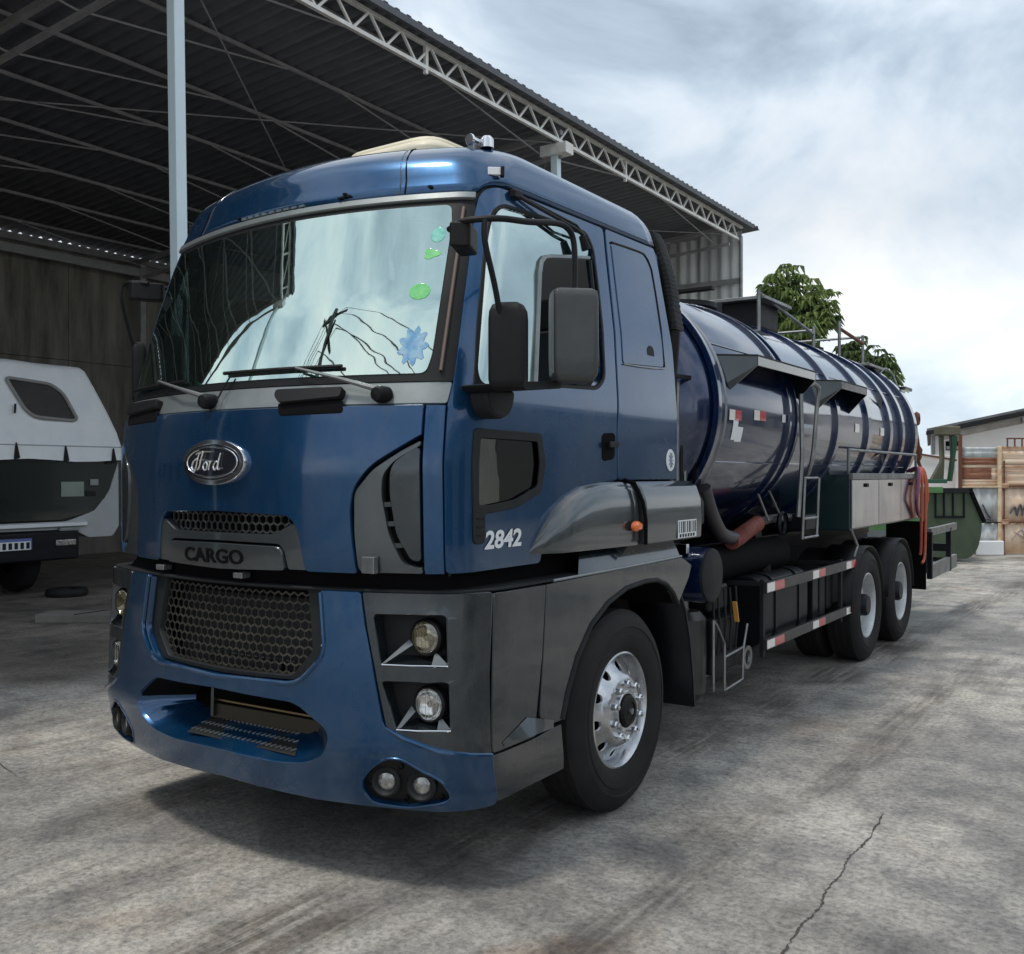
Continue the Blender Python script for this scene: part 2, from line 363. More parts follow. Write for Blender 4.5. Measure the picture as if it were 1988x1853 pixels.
# ================================================================== GROUND
def ground_material():
    m = bpy.data.materials.new('weathered_concrete'); m.use_nodes = True; t = m.node_tree; b = t.nodes['Principled BSDF']
    c = t.nodes.new('ShaderNodeTexCoord')
    def noise(scale, det=8, rough=.6, vec=None, dist=0):
        n = t.nodes.new('ShaderNodeTexNoise'); n.inputs['Scale'].default_value = scale; n.inputs['Detail'].default_value = det
        n.inputs['Roughness'].default_value = rough; n.inputs['Distortion'].default_value = dist
        t.links.new(vec or c.outputs['Object'], n.inputs['Vector']); return n.outputs['Fac']
    def ramp(src, *st):
        r = t.nodes.new('ShaderNodeValToRGB'); t.links.new(src, r.inputs[0]); e = r.color_ramp.elements
        e[0].position, e[0].color = st[0][0], (*st[0][1], 1); e[1].position, e[1].color = st[-1][0], (*st[-1][1], 1)
        for p, q in st[1:-1]: x = e.new(p); x.color = (*q, 1)
        return r.outputs[0]
    def mix(a, b_, fac, mode='MULTIPLY'):
        x = t.nodes.new('ShaderNodeMixRGB'); x.blend_type = mode
        if isinstance(fac, float): x.inputs[0].default_value = fac
        else: t.links.new(fac, x.inputs[0])
        for i, q in ((1, a), (2, b_)):
            if isinstance(q, tuple): x.inputs[i].default_value = (*q, 1)
            else: t.links.new(q, x.inputs[i])
        return x.outputs[0]
    big = noise(.45, 6, .6); base = ramp(big, (.30, (.21, .205, .198)), (.5, (.36, .350, .336)), (.68, (.53, .512, .485)))
    med = noise(2.6, 9, .7); col = mix(base, ramp(med, (.36, (.55, .55, .56)), (.60, (1.2, 1.18, 1.12))), .9)
    fine = noise(30, 9, .8); col = mix(col, ramp(fine, (.37, (.40, .40, .40)), (.57, (1.2, 1.19, 1.17))), .85)
    # aggregate pits
    vo = t.nodes.new('ShaderNodeTexVoronoi'); vo.inputs['Scale'].default_value = 55; t.links.new(c.outputs['Object'], vo.inputs['Vector'])
    col = mix(col, ramp(vo.outputs['Distance'], (.0, (.7, .7, .7)), (.35, (1.04, 1.04, 1.04))), .5)
    # tyre dragged streaks, stretched along the lane (about 47 degrees across the yard)
    mp = t.nodes.new('ShaderNodeMapping'); mp.inputs['Rotation'].default_value = (0, 0, math.radians(7)); mp.inputs['Scale'].default_value = (4.5, .5, 1)
    t.links.new(c.outputs['Object'], mp.inputs[0])
    st = noise(1.5, 8, .68, mp.outputs[0], .4)
    stm = ramp(noise(.6, 3, .5), (.42, (0, 0, 0)), (.6, (1, 1, 1)))
    col = mix(col, ramp(st, (.38, (.72, .70, .68)), (.52, (1.03, 1.02, 1))), stm)
    # tyre tracks along the lorry's own lane
    sxx = t.nodes.new('ShaderNodeSeparateXYZ'); t.links.new(c.outputs['Object'], sxx.inputs[0])
    def mth(op, a, b_=None, v=0.0):
        q = t.nodes.new('ShaderNodeMath'); q.operation = op
        for i, z in ((0, a), (1, b_ if b_ is not None else v)):
            if isinstance(z, (int, float)): q.inputs[i].default_value = z
            else: t.links.new(z, q.inputs[i])
        return q.outputs[0]
    wob = noise(.5, 4, .6)
    X = mth('ADD', mth('ADD', sxx.outputs['X'], mth('MULTIPLY', sxx.outputs['Y'], None, -.06)), mth('MULTIPLY', mth('SUBTRACT', wob, None, .5), None, .7))
    mpt = t.nodes.new('ShaderNodeMapping'); mpt.inputs['Scale'].default_value = (26, 1.2, 1); t.links.new(c.outputs['Object'], mpt.inputs[0])
    lines = noise(1.0, 5, .6, mpt.outputs[0]); patchy = noise(.8, 5, .6, None, .3)
    for xc, hw, k_ in ((.80, .26, .9), (-.95, .22, .5), (1.75, .14, .55), (.05, .12, .35), (3.1, .2, .25), (-2.4, .2, .35)):
        band = mth('SUBTRACT', 1.0, mth('MINIMUM', mth('DIVIDE', mth('ABSOLUTE', mth('SUBTRACT', X, None, xc)), None, hw), None, 1.0))
        f_ = mth('MULTIPLY', mth('MULTIPLY', mth('MINIMUM', mth('MULTIPLY', band, None, 2.0), None, 1.0), mth('MINIMUM', mth('MAXIMUM', mth('MULTIPLY', mth('SUBTRACT', lines, None, .33), None, 4.5), None, 0.0), None, 1.0)), mth('MULTIPLY', mth('MINIMUM', mth('MAXIMUM', mth('MULTIPLY', mth('SUBTRACT', patchy, None, .36), None, 5.0), None, 0.15), None, 1.0), None, k_))
        col = mix(col, (.33, .29, .26), f_)
    # brown / rusty oil patches
    br = ramp(noise(.9, 5, .55, None, .6), (.60, (0, 0, 0)), (.72, (.6, .6, .6)))
    col = mix(col, (.62, .46, .36), br)
    # shed shade painted into the dirty floor below it; damp patches across the yard
    shed_shade_dirt = mth('MINIMUM', mth('MAXIMUM', mth('SUBTRACT', mth('MULTIPLY', mth('ADD', sxx.outputs['X'], mth('MULTIPLY', mth('SUBTRACT', wob, None, .5), None, 3.0)), None, -1.6), None, 6.2), None, 0.0), None, 1.0)
    col = mix(col, (.50, .47, .44), shed_shade_dirt)
    mpd = t.nodes.new('ShaderNodeMapping'); mpd.inputs['Location'].default_value = (15.3, 7.1, 0); t.links.new(c.outputs['Object'], mpd.inputs[0]); dampn = noise(.33, 6, .6, mpd.outputs[0], .5)
    damp = ramp(dampn, (.53, (0, 0, 0)), (.60, (1, 1, 1)))
    col = mix(col, (.70, .70, .71), damp)
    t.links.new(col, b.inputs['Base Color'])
    rr = t.nodes.new('ShaderNodeMapRange'); rr.inputs['From Min'].default_value = .35; rr.inputs['From Max'].default_value = .65
    rr.inputs['To Min'].default_value = .42; rr.inputs['To Max'].default_value = .85
    t.links.new(big, rr.inputs[0]); t.links.new(mth('SUBTRACT', rr.outputs[0], mth('MULTIPLY', damp, None, .22)), b.inputs['Roughness'])
    bu = t.nodes.new('ShaderNodeBump'); bu.inputs['Strength'].default_value = .8; bu.inputs['Distance'].default_value = .015
    t.links.new(fine, bu.inputs['Height'])
    bu2 = t.nodes.new('ShaderNodeBump'); bu2.inputs['Strength'].default_value = .35; bu2.inputs['Distance'].default_value = .05
    t.links.new(med, bu2.inputs['Height']); t.links.new(bu.outputs[0], bu2.inputs['Normal']); t.links.new(bu2.outputs[0], b.inputs['Normal'])
    return m
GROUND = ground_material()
def build_ground():
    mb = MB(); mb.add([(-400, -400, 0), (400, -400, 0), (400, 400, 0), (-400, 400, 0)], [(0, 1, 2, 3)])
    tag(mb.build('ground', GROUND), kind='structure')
    # cracks: ragged thin dark strips
    CR = mat('crack_dirt', (.06, .055, .05), .95)
    def crack(pts, w, seed):
        random.seed(seed); P = cat_rom([(x, y, 0) for x, y in pts], 14); V = []; F = []
        for i, p in enumerate(P):
            d = (P[min(i+1, len(P)-1)]-P[max(i-1, 0)]).normalized(); n = Vector((-d.y, d.x, 0))
            j = n*random.uniform(-.006, .006); ww = w*random.uniform(.2, 1.3)*(1 if 2 < i < len(P)-3 else .3)
            V += [p+j+n*ww+Vector((0, 0, .004)), p+j-n*ww+Vector((0, 0, .004))]
        F = [(2*i, 2*i+1, 2*i+3, 2*i+2) for i in range(len(P)-1)]
        tag(MB().add(V, F).build('ground_crack', CR), kind='structure')
    crack([(2.40, .1), (2.386, .36), (2.375, .62), (2.385, .8), (2.36, 1.0), (2.365, 1.2), (2.345, 1.4), (2.36, 1.7), (2.33, 2.1)], .0045, 3)
    crack([(-5.0, .5), (-3.4, .25), (-1.9, -.1)], .004, 5)
build_ground()

# ================================================================== THE TANK TRUCK
TR = thing('tanker_truck', 'large dark blue tank lorry with grey bumper corners parked in front of the shed', 'truck')

# ---------- cab panels
def cab_build():
    P = TR
    # front panel with notch for the upper grille
    half = [(0, 2.03), (1.005, 2.03), (1.005, 1.912), (.80, 1.785), (.725, 1.69), (.712, 1.6), (.718, 1.48), (.735, 1.335), (.50, 1.335), (.468, 1.52), (.42, 1.572), (0, 1.585)]
    poly = mirror(half)
    n = len(half); rad = [0, .006, 0, .06, .06, .03, .03, .01, .02, .06, .05, 0]; rad = rad+[rad[i] for i in range(n-1, -1, -1) if abs(half[i][0]) > 1e-6]
    plate('front_panel', CAB, rnd(poly, rad), BLUE, P, thick=.05, off=.012, res=.04)
    # ridge highlight pieces around grille opening: blue surround wall comes with the thick rim
    for s in (1, -1):
        # boomerang housing
        bo = [(.742, 1.338), (.728, 1.5), (.73, 1.67), (.81, 1.765), (.945, 1.855), (1.005, 1.90), (1.005, 1.338)]
        ins = [(1.002, 1.862), (.885, 1.79), (.862, 1.74), (.858, 1.66), (.885, 1.5), (.94, 1.385), (1.002, 1.375)]
        fl = lambda q: [(s*a, b) for a, b in q]
        # outer part (C shape)
        C = [(.742, 1.338), (.728, 1.5), (.73, 1.67), (.81, 1.765), (.93, 1.845), (1.003, 1.885), (1.003, 1.868), (.90, 1.805), (.85, 1.745), (.845, 1.66), (.872, 1.5), (.93, 1.372), (1.005, 1.36), (1.005, 1.338)]
        h = plate('headlamp_surround', CAB, rnd(fl(C), .03), MGREY, P, thick=.05, off=0, res=.03)
        plate('vent_slot', CAB, fl(rnd([(1.004, 1.85), (.90, 1.80), (.86, 1.72), (.875, 1.5), (.94, 1.38), (1.004, 1.37)], .02)), VOID, h, thick=.004, off=-.035, res=.04)
        for zz, uu in ((1.62, .872), (1.54, .888), (1.45, .915)):
            MB().bar(S(CAB, s*(uu-.03), zz, -.012), S(CAB, s*(uu+.02), zz+.004, -.012), .006, .02).build('vent_fin', GREY, h)
        inn = [(1.003, 1.865), (.905, 1.80), (.885, 1.755), (.884, 1.66), (.908, 1.5), (.965, 1.395), (1.003, 1.388)]
        plate('corner_cover', CAB, rnd(fl(inn), .03), GREY, P, thick=.04, off=.006, res=.03)
        # corner blue strip and door leading edge
        plate('corner_strip', CAB, fl([(1.015, 2.03), (1.072, 2.03), (1.075, 1.338), (1.015, 1.338)]), BLUE, P, thick=.04, off=.008, res=.03)
    # bracket under the boomerang
    k = MB(); q = S(CAB, .80, 1.352, .0); k.box(q.x-.035, q.x+.035, q.y-.03, q.y, 1.335, 1.405); k.build('panel_latch', STEEL, P, .004)
    # cowl
    plate('cowl_panel', CAB, rnd(mirror([(0, 2.045), (1.075, 2.045), (1.075, 2.135), (0, 2.135)]), .01), LGREY, P, thick=.04, off=-.004)
    # black void liner behind all gaps (lower cab)
    plate('inner_shell', CAB, mirror([(0, 1.25), (3.15, 1.25), (3.15, 1.62), (1.3, 1.62), (1.14, 2.1), (0, 2.1)]), VOID, P, thick=.01, off=-.06, res=.1)
    # windscreen
    ws = mirror([(0, 2.17), (.985, 2.17), (1.0, 2.25), (1.0, 2.85), (.985, 2.945), (0, 2.945)])
    g = plate('windscreen', CAB, rnd(ws, .03), WSG, P, thick=0, off=.004, res=.05)
    # black frit border, drawn as a rim strip
    plate('windscreen_frame', CAB, rnd(mirror([(0, 2.137), (1.078, 2.137), (1.078, 2.972), (0, 2.972)]), .01), BLACK, P,
          holes=[rnd(ws, .05)], thick=.02, off=0, res=.04)
    plate('header_trim', CAB, rnd(mirror([(0, 2.974), (1.072, 2.974), (1.072, 3.0), (0, 3.0)]), .004), LGREY, P, thick=.02, off=.016, res=.04)
    # copper coloured pillar seal
    for s in (1,): stroke(CAB, [(s*(1.035+.0*z), z) for z in (2.18, 2.4, 2.6, 2.8, 2.93)], .008, off=.006).build('pillar_seal', mat('pillar_seal_rubber', (.16, .11, .09), .4, var=.2), P)
    # stickers inside the glass
    def blob(u, z, ru, rz, m, nm, spikes=0):
        q = [(u+ru*math.cos(t)*(1+(.22*math.cos(spikes*t) if spikes else 0)), z+rz*math.sin(t)*(1+(.22*math.cos(spikes*t) if spikes else 0))) for t in [2*PI*i/40 for i in range(40)]]
        plate(nm, CAB, q, m, g, thick=.002, off=.006, res=.05)
    blob(.945, 2.80, .032, .035, CYAN, 'sticker'); blob(.93, 2.71, .034, .022, LIME, 'sticker', 3); blob(.905, 2.535, .045, .036, LIME, 'sticker')
    blob(.915, 2.29, .055, .075, SKYB, 'sticker', 9)
    # roof: grid from the lower edge up over the top
    def zlow(u):
        u = abs(u)
        return interp([(0, 3.002), (1.072, 3.002), (1.085, 3.03), (1.11, 3.052), (1.15, 3.064), (1.25, 3.068), (2.35, 3.085), (3.2, 3.095)], u)
    us = [i*.06 for i in range(17)]+[1.0, 1.02, 1.04, 1.06, 1.08, 1.1, 1.12, 1.14, 1.16, 1.18, 1.2]+[1.2+.1*i for i in range(1, 21)]
    us = [-x for x in reversed(us[1:])]+us
    zs = [0, .03, .06, .09, .12, .15, .18, .2, .22, .235, .25]
    V = []; F = []; rows = 11
    for i, u in enumerate(us):
        zl = zlow(u)
        for k in range(rows):
            t = k/(rows-1); z = zl+(3.338-zl)*(1-(1-t)**1.5); V.append(S(CAB, u, z, .010))
    n = len(us)
    for i in range(n-1):
        for k in range(rows-1): F.append((i*rows+k, (i+1)*rows+k, (i+1)*rows+k+1, i*rows+k+1))
    # cap
    top = [i*rows+rows-1 for i in range(n)]; c = Vector((0, 1.1, 3.44)); prev = top
    for f in (.75, .5, .25):
        cur = []
        for i in top:
            p = Vector(V[i]); q = c+(p-c)*f; q.z = p.z+(c.z-p.z)*(1-f**2); V.append(q); cur.append(len(V)-1)
        for i in range(n-1): F.append((prev[i], prev[i+1], cur[i+1], cur[i]))
        prev = cur
    V.append(c); F += [(prev[i], prev[i+1], len(V)-1) for i in range(n-1)]
    # back edge of the cap
    mb = MB().add(V, F); ro = mb.build('roof', BLUE, P, angle=60)
    md = ro.modifiers.new('solid', 'SOLIDIFY'); md.thickness = .03; md.offset = -1
    # roof seams
    for s in (1, -1):
        pts = [(s*.755, 3.01, 0), (s*.758, 3.08, 0), (s*.765, 3.14, 0), (s*.775, 3.2, 0), (s*.79, 3.26, 0), (s*.8, 3.295, 0)]
        MB().tube([S(CAB, a, b, .011) for a, b, _ in pts], .004, 6).build('roof_seam', VOID, ro)
        MB().tube([S(CAB, a-s*.03, b, .011) for a, b, _ in pts], .003, 6).build('roof_seam', GREY, ro)
    # header small fittings
    for (u, z) in ((.405, 3.015), (.43, 3.018), (.455, 3.022), (.43, 3.035), (.885, 3.03), (-.33, 3.02)):
        p = S(CAB, u, z, .02); MB().box(p.x-.008, p.x+.008, p.y-.012, p.y+.01, p.z-.006, p.z+.006).build('sensor_stud', BLACK, ro, .002)
    for k in range(9):
        p = S(CAB, -.28+k*.055, 3.007, .018); MB().box(p.x-.016, p.x+.016, p.y-.004, p.y+.01, p.z-.003, p.z+.008).build('trim_clip', LGREY, ro, .001)
    for s in (1, -1):   # clip on the roof side
        p = S(CAB, s*1.13, 3.12, .012)
        c_ = MB().box(-.03, .03, -.02, .004, -.018, .018, Matrix.Translation(p) @ Matrix.Rotation(s*math.radians(40), 4, 'Z')).build('marker_lamp', WHITE, P, .004)
        MB().box(.028, .045, -.03, .004, -.025, .02, Matrix.Translation(p) @ Matrix.Rotation(s*math.radians(40), 4, 'Z')).build('lamp_clip', BLACK, c_, .003)
        MB().tube([p+Vector((-.01*s, -.005, -.015)), p+Vector((-.005*s, -.004, -.06))], .008).build('lamp_lead', BLACK, c_)
    # air horns / beacons on the roof
    for s in (1, -1):
        h = MB().lathe([(.0005, -.05), (.024, -.05), (.028, -.04), (.020, -.02), (.020, .05), (.0005, .06)], (s*.82, .60, 3.325), 'y', 20).build('air_horn', CHROME, P)
        MB().box(s*.82-.02, s*.82+.02, .56, .68, 3.24, 3.31).build('horn_bracket', STEEL, h, .005)
        MB().lathe([(.0005, -.02), (.032, -.02), (.032, .02), (.02, .035), (.0005, .035)], (s*.82+.055, .62, 3.31), 'z', 16).build('horn_cap', CHROME, h)
    # cream hatch
    q = rnd([(-.62, .85), (.36, .85), (.38, 1.6), (-.64, 1.6)], .15)
    MB().prism(q, 'z', 3.36, 3.53).build('roof_hatch', CREAM, P, .05, seg=4)
    MB().prism(rnd([(-.42, .98), (.25, .98), (.27, 1.5), (-.44, 1.5)], .15), 'z', 3.53, 3.60).build('hatch_lid', CREAM, P, .03, seg=4)
    # ---- doors
    door = [(1.082, 1.338), (1.080, 2.9), (1.087, 2.985), (1.105, 3.025), (1.15, 3.048), (1.25, 3.053), (2.35, 3.068), (2.375, 3.055), (2.405, 2.38), (2.445, 1.72), (2.19, 1.70), (1.9, 1.585), (1.72, 1.41), (1.69, 1.338)]
    win = [(1.155, 2.19), (1.15, 2.4), (1.14, 2.80), (1.155, 2.92), (1.20, 2.965), (1.59, 2.985), (2.13, 3.0), (2.22, 2.93), (2.25, 2.7), (2.28, 2.25), (2.2, 2.19), (1.68, 2.17), (1.24, 2.125), (1.175, 2.135)]
    low = [(1.195, 1.925), (1.68, 1.92), (1.72, 1.80), (1.69, 1.68), (1.50, 1.615), (1.3, 1.595), (1.195, 1.60)]
    for s in (1, -1):
        fl = lambda q: [(s*a, b) for a, b in q]
        W = rnd(fl(win), .05); Lw = rnd(fl(low), .03)
        d = plate('door', CAB, rnd(fl(door), .02), BLUE, P, holes=[W, Lw], thick=.05, off=.006, res=.05)
        plate('window_seal', CAB, rnd(fl([(1.15, 2.12), (1.135, 2.4), (1.13, 2.81), (1.145, 2.93), (1.2, 2.978), (1.59, 2.997), (2.14, 3.012), (2.235, 2.935), (2.265, 2.7), (2.295, 2.24), (2.21, 2.178), (1.68, 2.158), (1.24, 2.113), (1.17, 2.12)]), .05), BLACK, d, holes=[rnd(fl(win), .05)], thick=.02, off=.008, res=.05)
        # front pane
        pane = [(1.15, 2.15), (1.145, 2.85), (1.2, 2.965), (2.0, 2.995), (2.13, 2.99), (2.19, 2.93), (2.16, 2.865), (1.70, 2.80), (1.64, 2.79), (1.60, 2.72), (1.60, 2.15), (1.25, 2.13)]
        plate('window_pane', CAB, rnd(fl(pane), .05), SIDEG, d, thick=0, off=-.006, res=.06)
        stroke(CAB, [(s*a, b) for a, b in [(1.60, 2.16), (1.60, 2.70), (1.615, 2.76), (1.65, 2.79), (1.72, 2.805), (2.16, 2.87)]], .012, off=.004).build('vent_frame', LGREY, d)
        stroke(CAB, [(s*a, b) for a, b in [(2.22, 2.3), (2.2, 2.6), (2.18, 2.86)]], .012, off=.0).build('window_channel', DGREY, d)
        # lower kick window
        plate('lower_window', CAB, Lw, DARKG, d, thick=0, off=-.008, res=.06)
        plate('lower_window_frame', CAB, rnd(fl([(1.18, 1.94), (1.69, 1.935), (1.735, 1.80), (1.70, 1.665), (1.50, 1.60), (1.3, 1.583), (1.26, 1.583), (1.26, 1.455), (1.188, 1.455)]), .02), DGREY, d, holes=[rnd(fl([(1.215, 1.905), (1.665, 1.9), (1.69, 1.80), (1.67, 1.69), (1.49, 1.633), (1.3, 1.613), (1.215, 1.615)]), .02)], thick=.006, off=.011, res=.05)
        for zz in (1.49, 1.525, 1.56):
            MB().bar(S(CAB, s*1.2, zz, .013), S(CAB, s*1.25, zz, .013), .004, .004).build('kick_rib', BLACK, d)
        # handle
        hp = plate('handle_recess', CAB, rnd(fl([(2.27, 1.955), (2.41, 1.965), (2.41, 1.83), (2.28, 1.815)]), .03), VOID, d, thick=.004, off=.009, res=.05)
        MB().bar(S(CAB, s*2.30, 1.90, .03), S(CAB, s*2.40, 1.905, .03), .02, .03).build('door_handle', BLACK, hp, .004)
        # side sleeper panel
        sl_ = [(2.415, 3.072), (2.43, 2.38), (2.462, 1.72), (3.18, 1.72), (3.195, 2.4), (3.19, 3.08)]
        # note: order bottom follows the locker line
        sw = [(2.475, 3.0), (2.97, 3.012), (3.05, 2.93), (3.035, 2.37), (2.50, 2.345)]
        sp_ = plate('sleeper_panel', CAB, rnd(fl(sl_), .02), BLUE, P, thick=.05, off=.006, res=.05)
        plate('blanking_panel', CAB, rnd(fl(sw), [.02, .1, .08, .03, .02]), BLUE, sp_, thick=.004, off=.011, res=.06)
        stroke(CAB, [(s*a, b) for a, b in [(2.475, 3.005), (2.6, 3.01), (2.75, 3.015), (2.9, 3.018), (2.97, 3.015), (3.02, 2.99), (3.055, 2.94), (3.06, 2.8), (3.055, 2.6), (3.045, 2.37)]], .007, off=.010).build('panel_seal', BLACK, sp_)
        stroke(CAB, [(s*a, b) for a, b in [(2.50, 2.34), (2.7, 2.342), (2.9, 2.35), (3.045, 2.36)]], .004, off=.012).build('panel_lip', LGREY, sp_)
        p = S(CAB, s*2.86, 2.43, .012)
        MB().lathe([(0, .0), (.045, 0), (.05, -.01)] if s > 0 else [(0, 0), (.045, 0), (.05, .01)], p, 'x', 20).build('filler_cap', BLACK, sp_)
        plate('round_emblem', CAB, [(s*(3.09+.055*math.cos(t)), 1.83+.062*math.sin(t)) for t in [i*PI/12 for i in range(24)]], DECAL, sp_, thick=.003, off=.012)
        for aa in range(5):
            t = aa*PI/5
            stroke(CAB, [(s*(3.09+.03*math.cos(t)), 1.83+.045*math.sin(t)), (s*(3.09-.03*math.cos(t)), 1.83-.045*math.sin(t))], .003, off=.014).build('emblem_mark', mat('emblem_grey', (.25, .3, .38), .5), sp_)
    # number on the door
    me = text_mesh('2842', .105, 0, .12, .0035)
    for v in me.vertices:
        q = S(CAB, 1.395+v.co.x*1.32, 1.462+v.co.y, .010); v.co = q
    me.materials.append(DECAL); link('model_number', me, [c for c in P.children if c.name.startswith('door')][0], label='white numerals on the door')
    # back wall
    bw = [(-1.12, 1.3), (1.12, 1.3), (1.12, 2.2), (1.02, 3.05), (.9, 3.25), (-.9, 3.25), (-1.02, 3.05), (-1.12, 2.2)]
    MB().prism(bw, 'y', 2.14, 2.18).build('cab_back_wall', DBLUE, P, .01)
    # interior
    MB().box(-1.05, 1.05, .1, 2.12, 1.32, 1.38).build('cab_floor', INTER, P)
    MB().prism([(.03, 1.95), (.08, 2.12), (.45, 2.16), (.6, 2.08), (.55, 1.6), (.05, 1.6)], 'x', -.93, .93).build('dashboard', INTER, P, .02)
    st_ = MB(); st_.tube([(.55+.21*math.cos(t), .74+.10*math.sin(t), 2.2+.18*math.sin(t)) for t in [i*PI/12 for i in range(25)]], .014, 8)
    st_.tube([(.55, .74, 2.2), (.55, .58, 2.05)], .03); st_.bar((.35, .74, 2.2), (.75, .74, 2.2), .04, .02); st_.build('steering_wheel', BLACK, P)
    for x in (.55, -.55):
        q = MB().box(x-.25, x+.25, 1.0, 1.5, 1.65, 1.8).build('seat', CREAMF, P, .05)
        MB().prism([(1.42, 1.78), (1.56, 1.78), (1.68, 2.55), (1.58, 2.57)], 'x', x-.24, x+.24).build('seat_back', CREAMF, q, .04)
        MB().box(x-.13, x+.13, 1.6, 1.69, 2.58, 2.76).build('headrest', CREAMF, q, .03)
    MB().box(-1.0, 1.0, 2.02, 2.1, 1.7, 3.1).build('rear_trim', CREAMF, P)
    # green cloth on the dash
    V = []; F = []
    random.seed(4)
    for i in range(13):
        for j in range(7):
            x = -.62+i*.033; y = .02+j*.035; V.append((x, y, 2.15+.05*math.sin(i*.8+j)*math.sin(i/12*PI)+.03*random.random()+.06*math.sin(i/12*PI)))
    for i in range(12):
        for j in range(6): F.append((i*7+j, (i+1)*7+j, (i+1)*7+j+1, i*7+j+1))
    tag(MB().add(V, F).build('green_cloth', CLOTH, angle=80), 'crumpled green cloth lying on the dashboard behind the windscreen', 'cloth')
    tag(MB().add([(.0, -.0, 2.172), (.22, -.02, 2.172), (.26, .16, 2.18), (.03, .17, 2.18)], [(0, 1, 2, 3)]).build('paper_sheet', WHITE), 'white sheet of paper on the dashboard under the wiper', 'paper')
cab_build()

def oval(cx, cz, rx, rz, n=36): return [(cx+rx*math.cos(2*PI*i/n), cz+rz*math.sin(2*PI*i/n)) for i in range(n)]
def badge():
    b = plate('badge', CAB, oval(-.005, 1.80, .205, .098), CHROME, TR, thick=.03, off=.035, res=.04)
    plate('badge_field', CAB, oval(-.005, 1.80, .183, .078), mat('badge_dark', (.035, .04, .055), .22, .7, 1), b, thick=.01, off=.039, res=.04)
    plate('badge_ring', CAB, oval(-.005, 1.80, .171, .068), CHROME, b, holes=[oval(-.005, 1.80, .165, .063)], thick=.004, off=.042, res=.04)
    # script lettering as brush strokes
    def st(pts, r, name='letter'):
        P = cat_rom([(x, z, 0) for x, z in pts], 6)
        MB().tube([S(CAB, -.005+p.x, 1.80+p.y, .044) for p in P], r, 6).build(name, CHROME, b)
    st([(-.085, .018), (-.11, .002), (-.12, -.022), (-.105, -.036), (-.09, -.02), (-.08, .012), (-.07, .036), (-.055, .042)], .0055)
    st([(-.095, .034), (-.06, .046), (-.02, .046), (.01, .045)], .005)
    st([(-.045, .044), (-.058, .01), (-.068, -.022), (-.082, -.03)], .006)
    st([(-.072, .008), (-.05, .010), (-.035, .01)], .004)
    st([(-.02, .004), (-.04, -.012), (-.036, -.032), (-.018, -.028), (-.012, -.008), (-.022, .004), (0, .002)], .005)
    st([(.006, .006), (.0, -.015), (-.004, -.033)], .005)
    st([(.002, -.01), (.014, .004), (.026, .004)], .004)
    st([(.058, -.002), (.042, .002), (.028, -.016), (.034, -.032), (.05, -.022), (.062, .012), (.072, .038)], .005)
    st([(.066, .02), (.058, -.012), (.058, -.03), (.072, -.026)], .005)
badge()

def hexmesh(fn, poly, cell, rad, name, m, parent, squash=1.0, holes=()):
    """honeycomb of thin struts clipped to a polygon"""
    mb = MB(); R = cell/math.sqrt(3); dx = cell; dy = 1.5*R*squash
    xs = [p[0] for p in poly]; ys = [p[1] for p in poly]; seen = set(); row = 0; y = min(ys)
    while y < max(ys)+dy:
        x = min(xs)+(dx/2 if row % 2 else 0)
        while x < max(xs)+dx:
            c = [(x+R*math.sin(k*PI/3), y+R*squash*math.cos(k*PI/3)) for k in range(6)]
            for k in range(6):
                a = c[k]; b = c[(k+1) % 6]; key = (round((a[0]+b[0])/2, 3), round((a[1]+b[1])/2, 3))
                if key in seen: continue
                seen.add(key)
                if inpoly(a, poly) and inpoly(b, poly): mb.bar(fn(*a), fn(*b), rad, rad*2.2)
            x += dx
        y += dy; row += 1
    return mb.build(name, m, parent, kind='stuff')

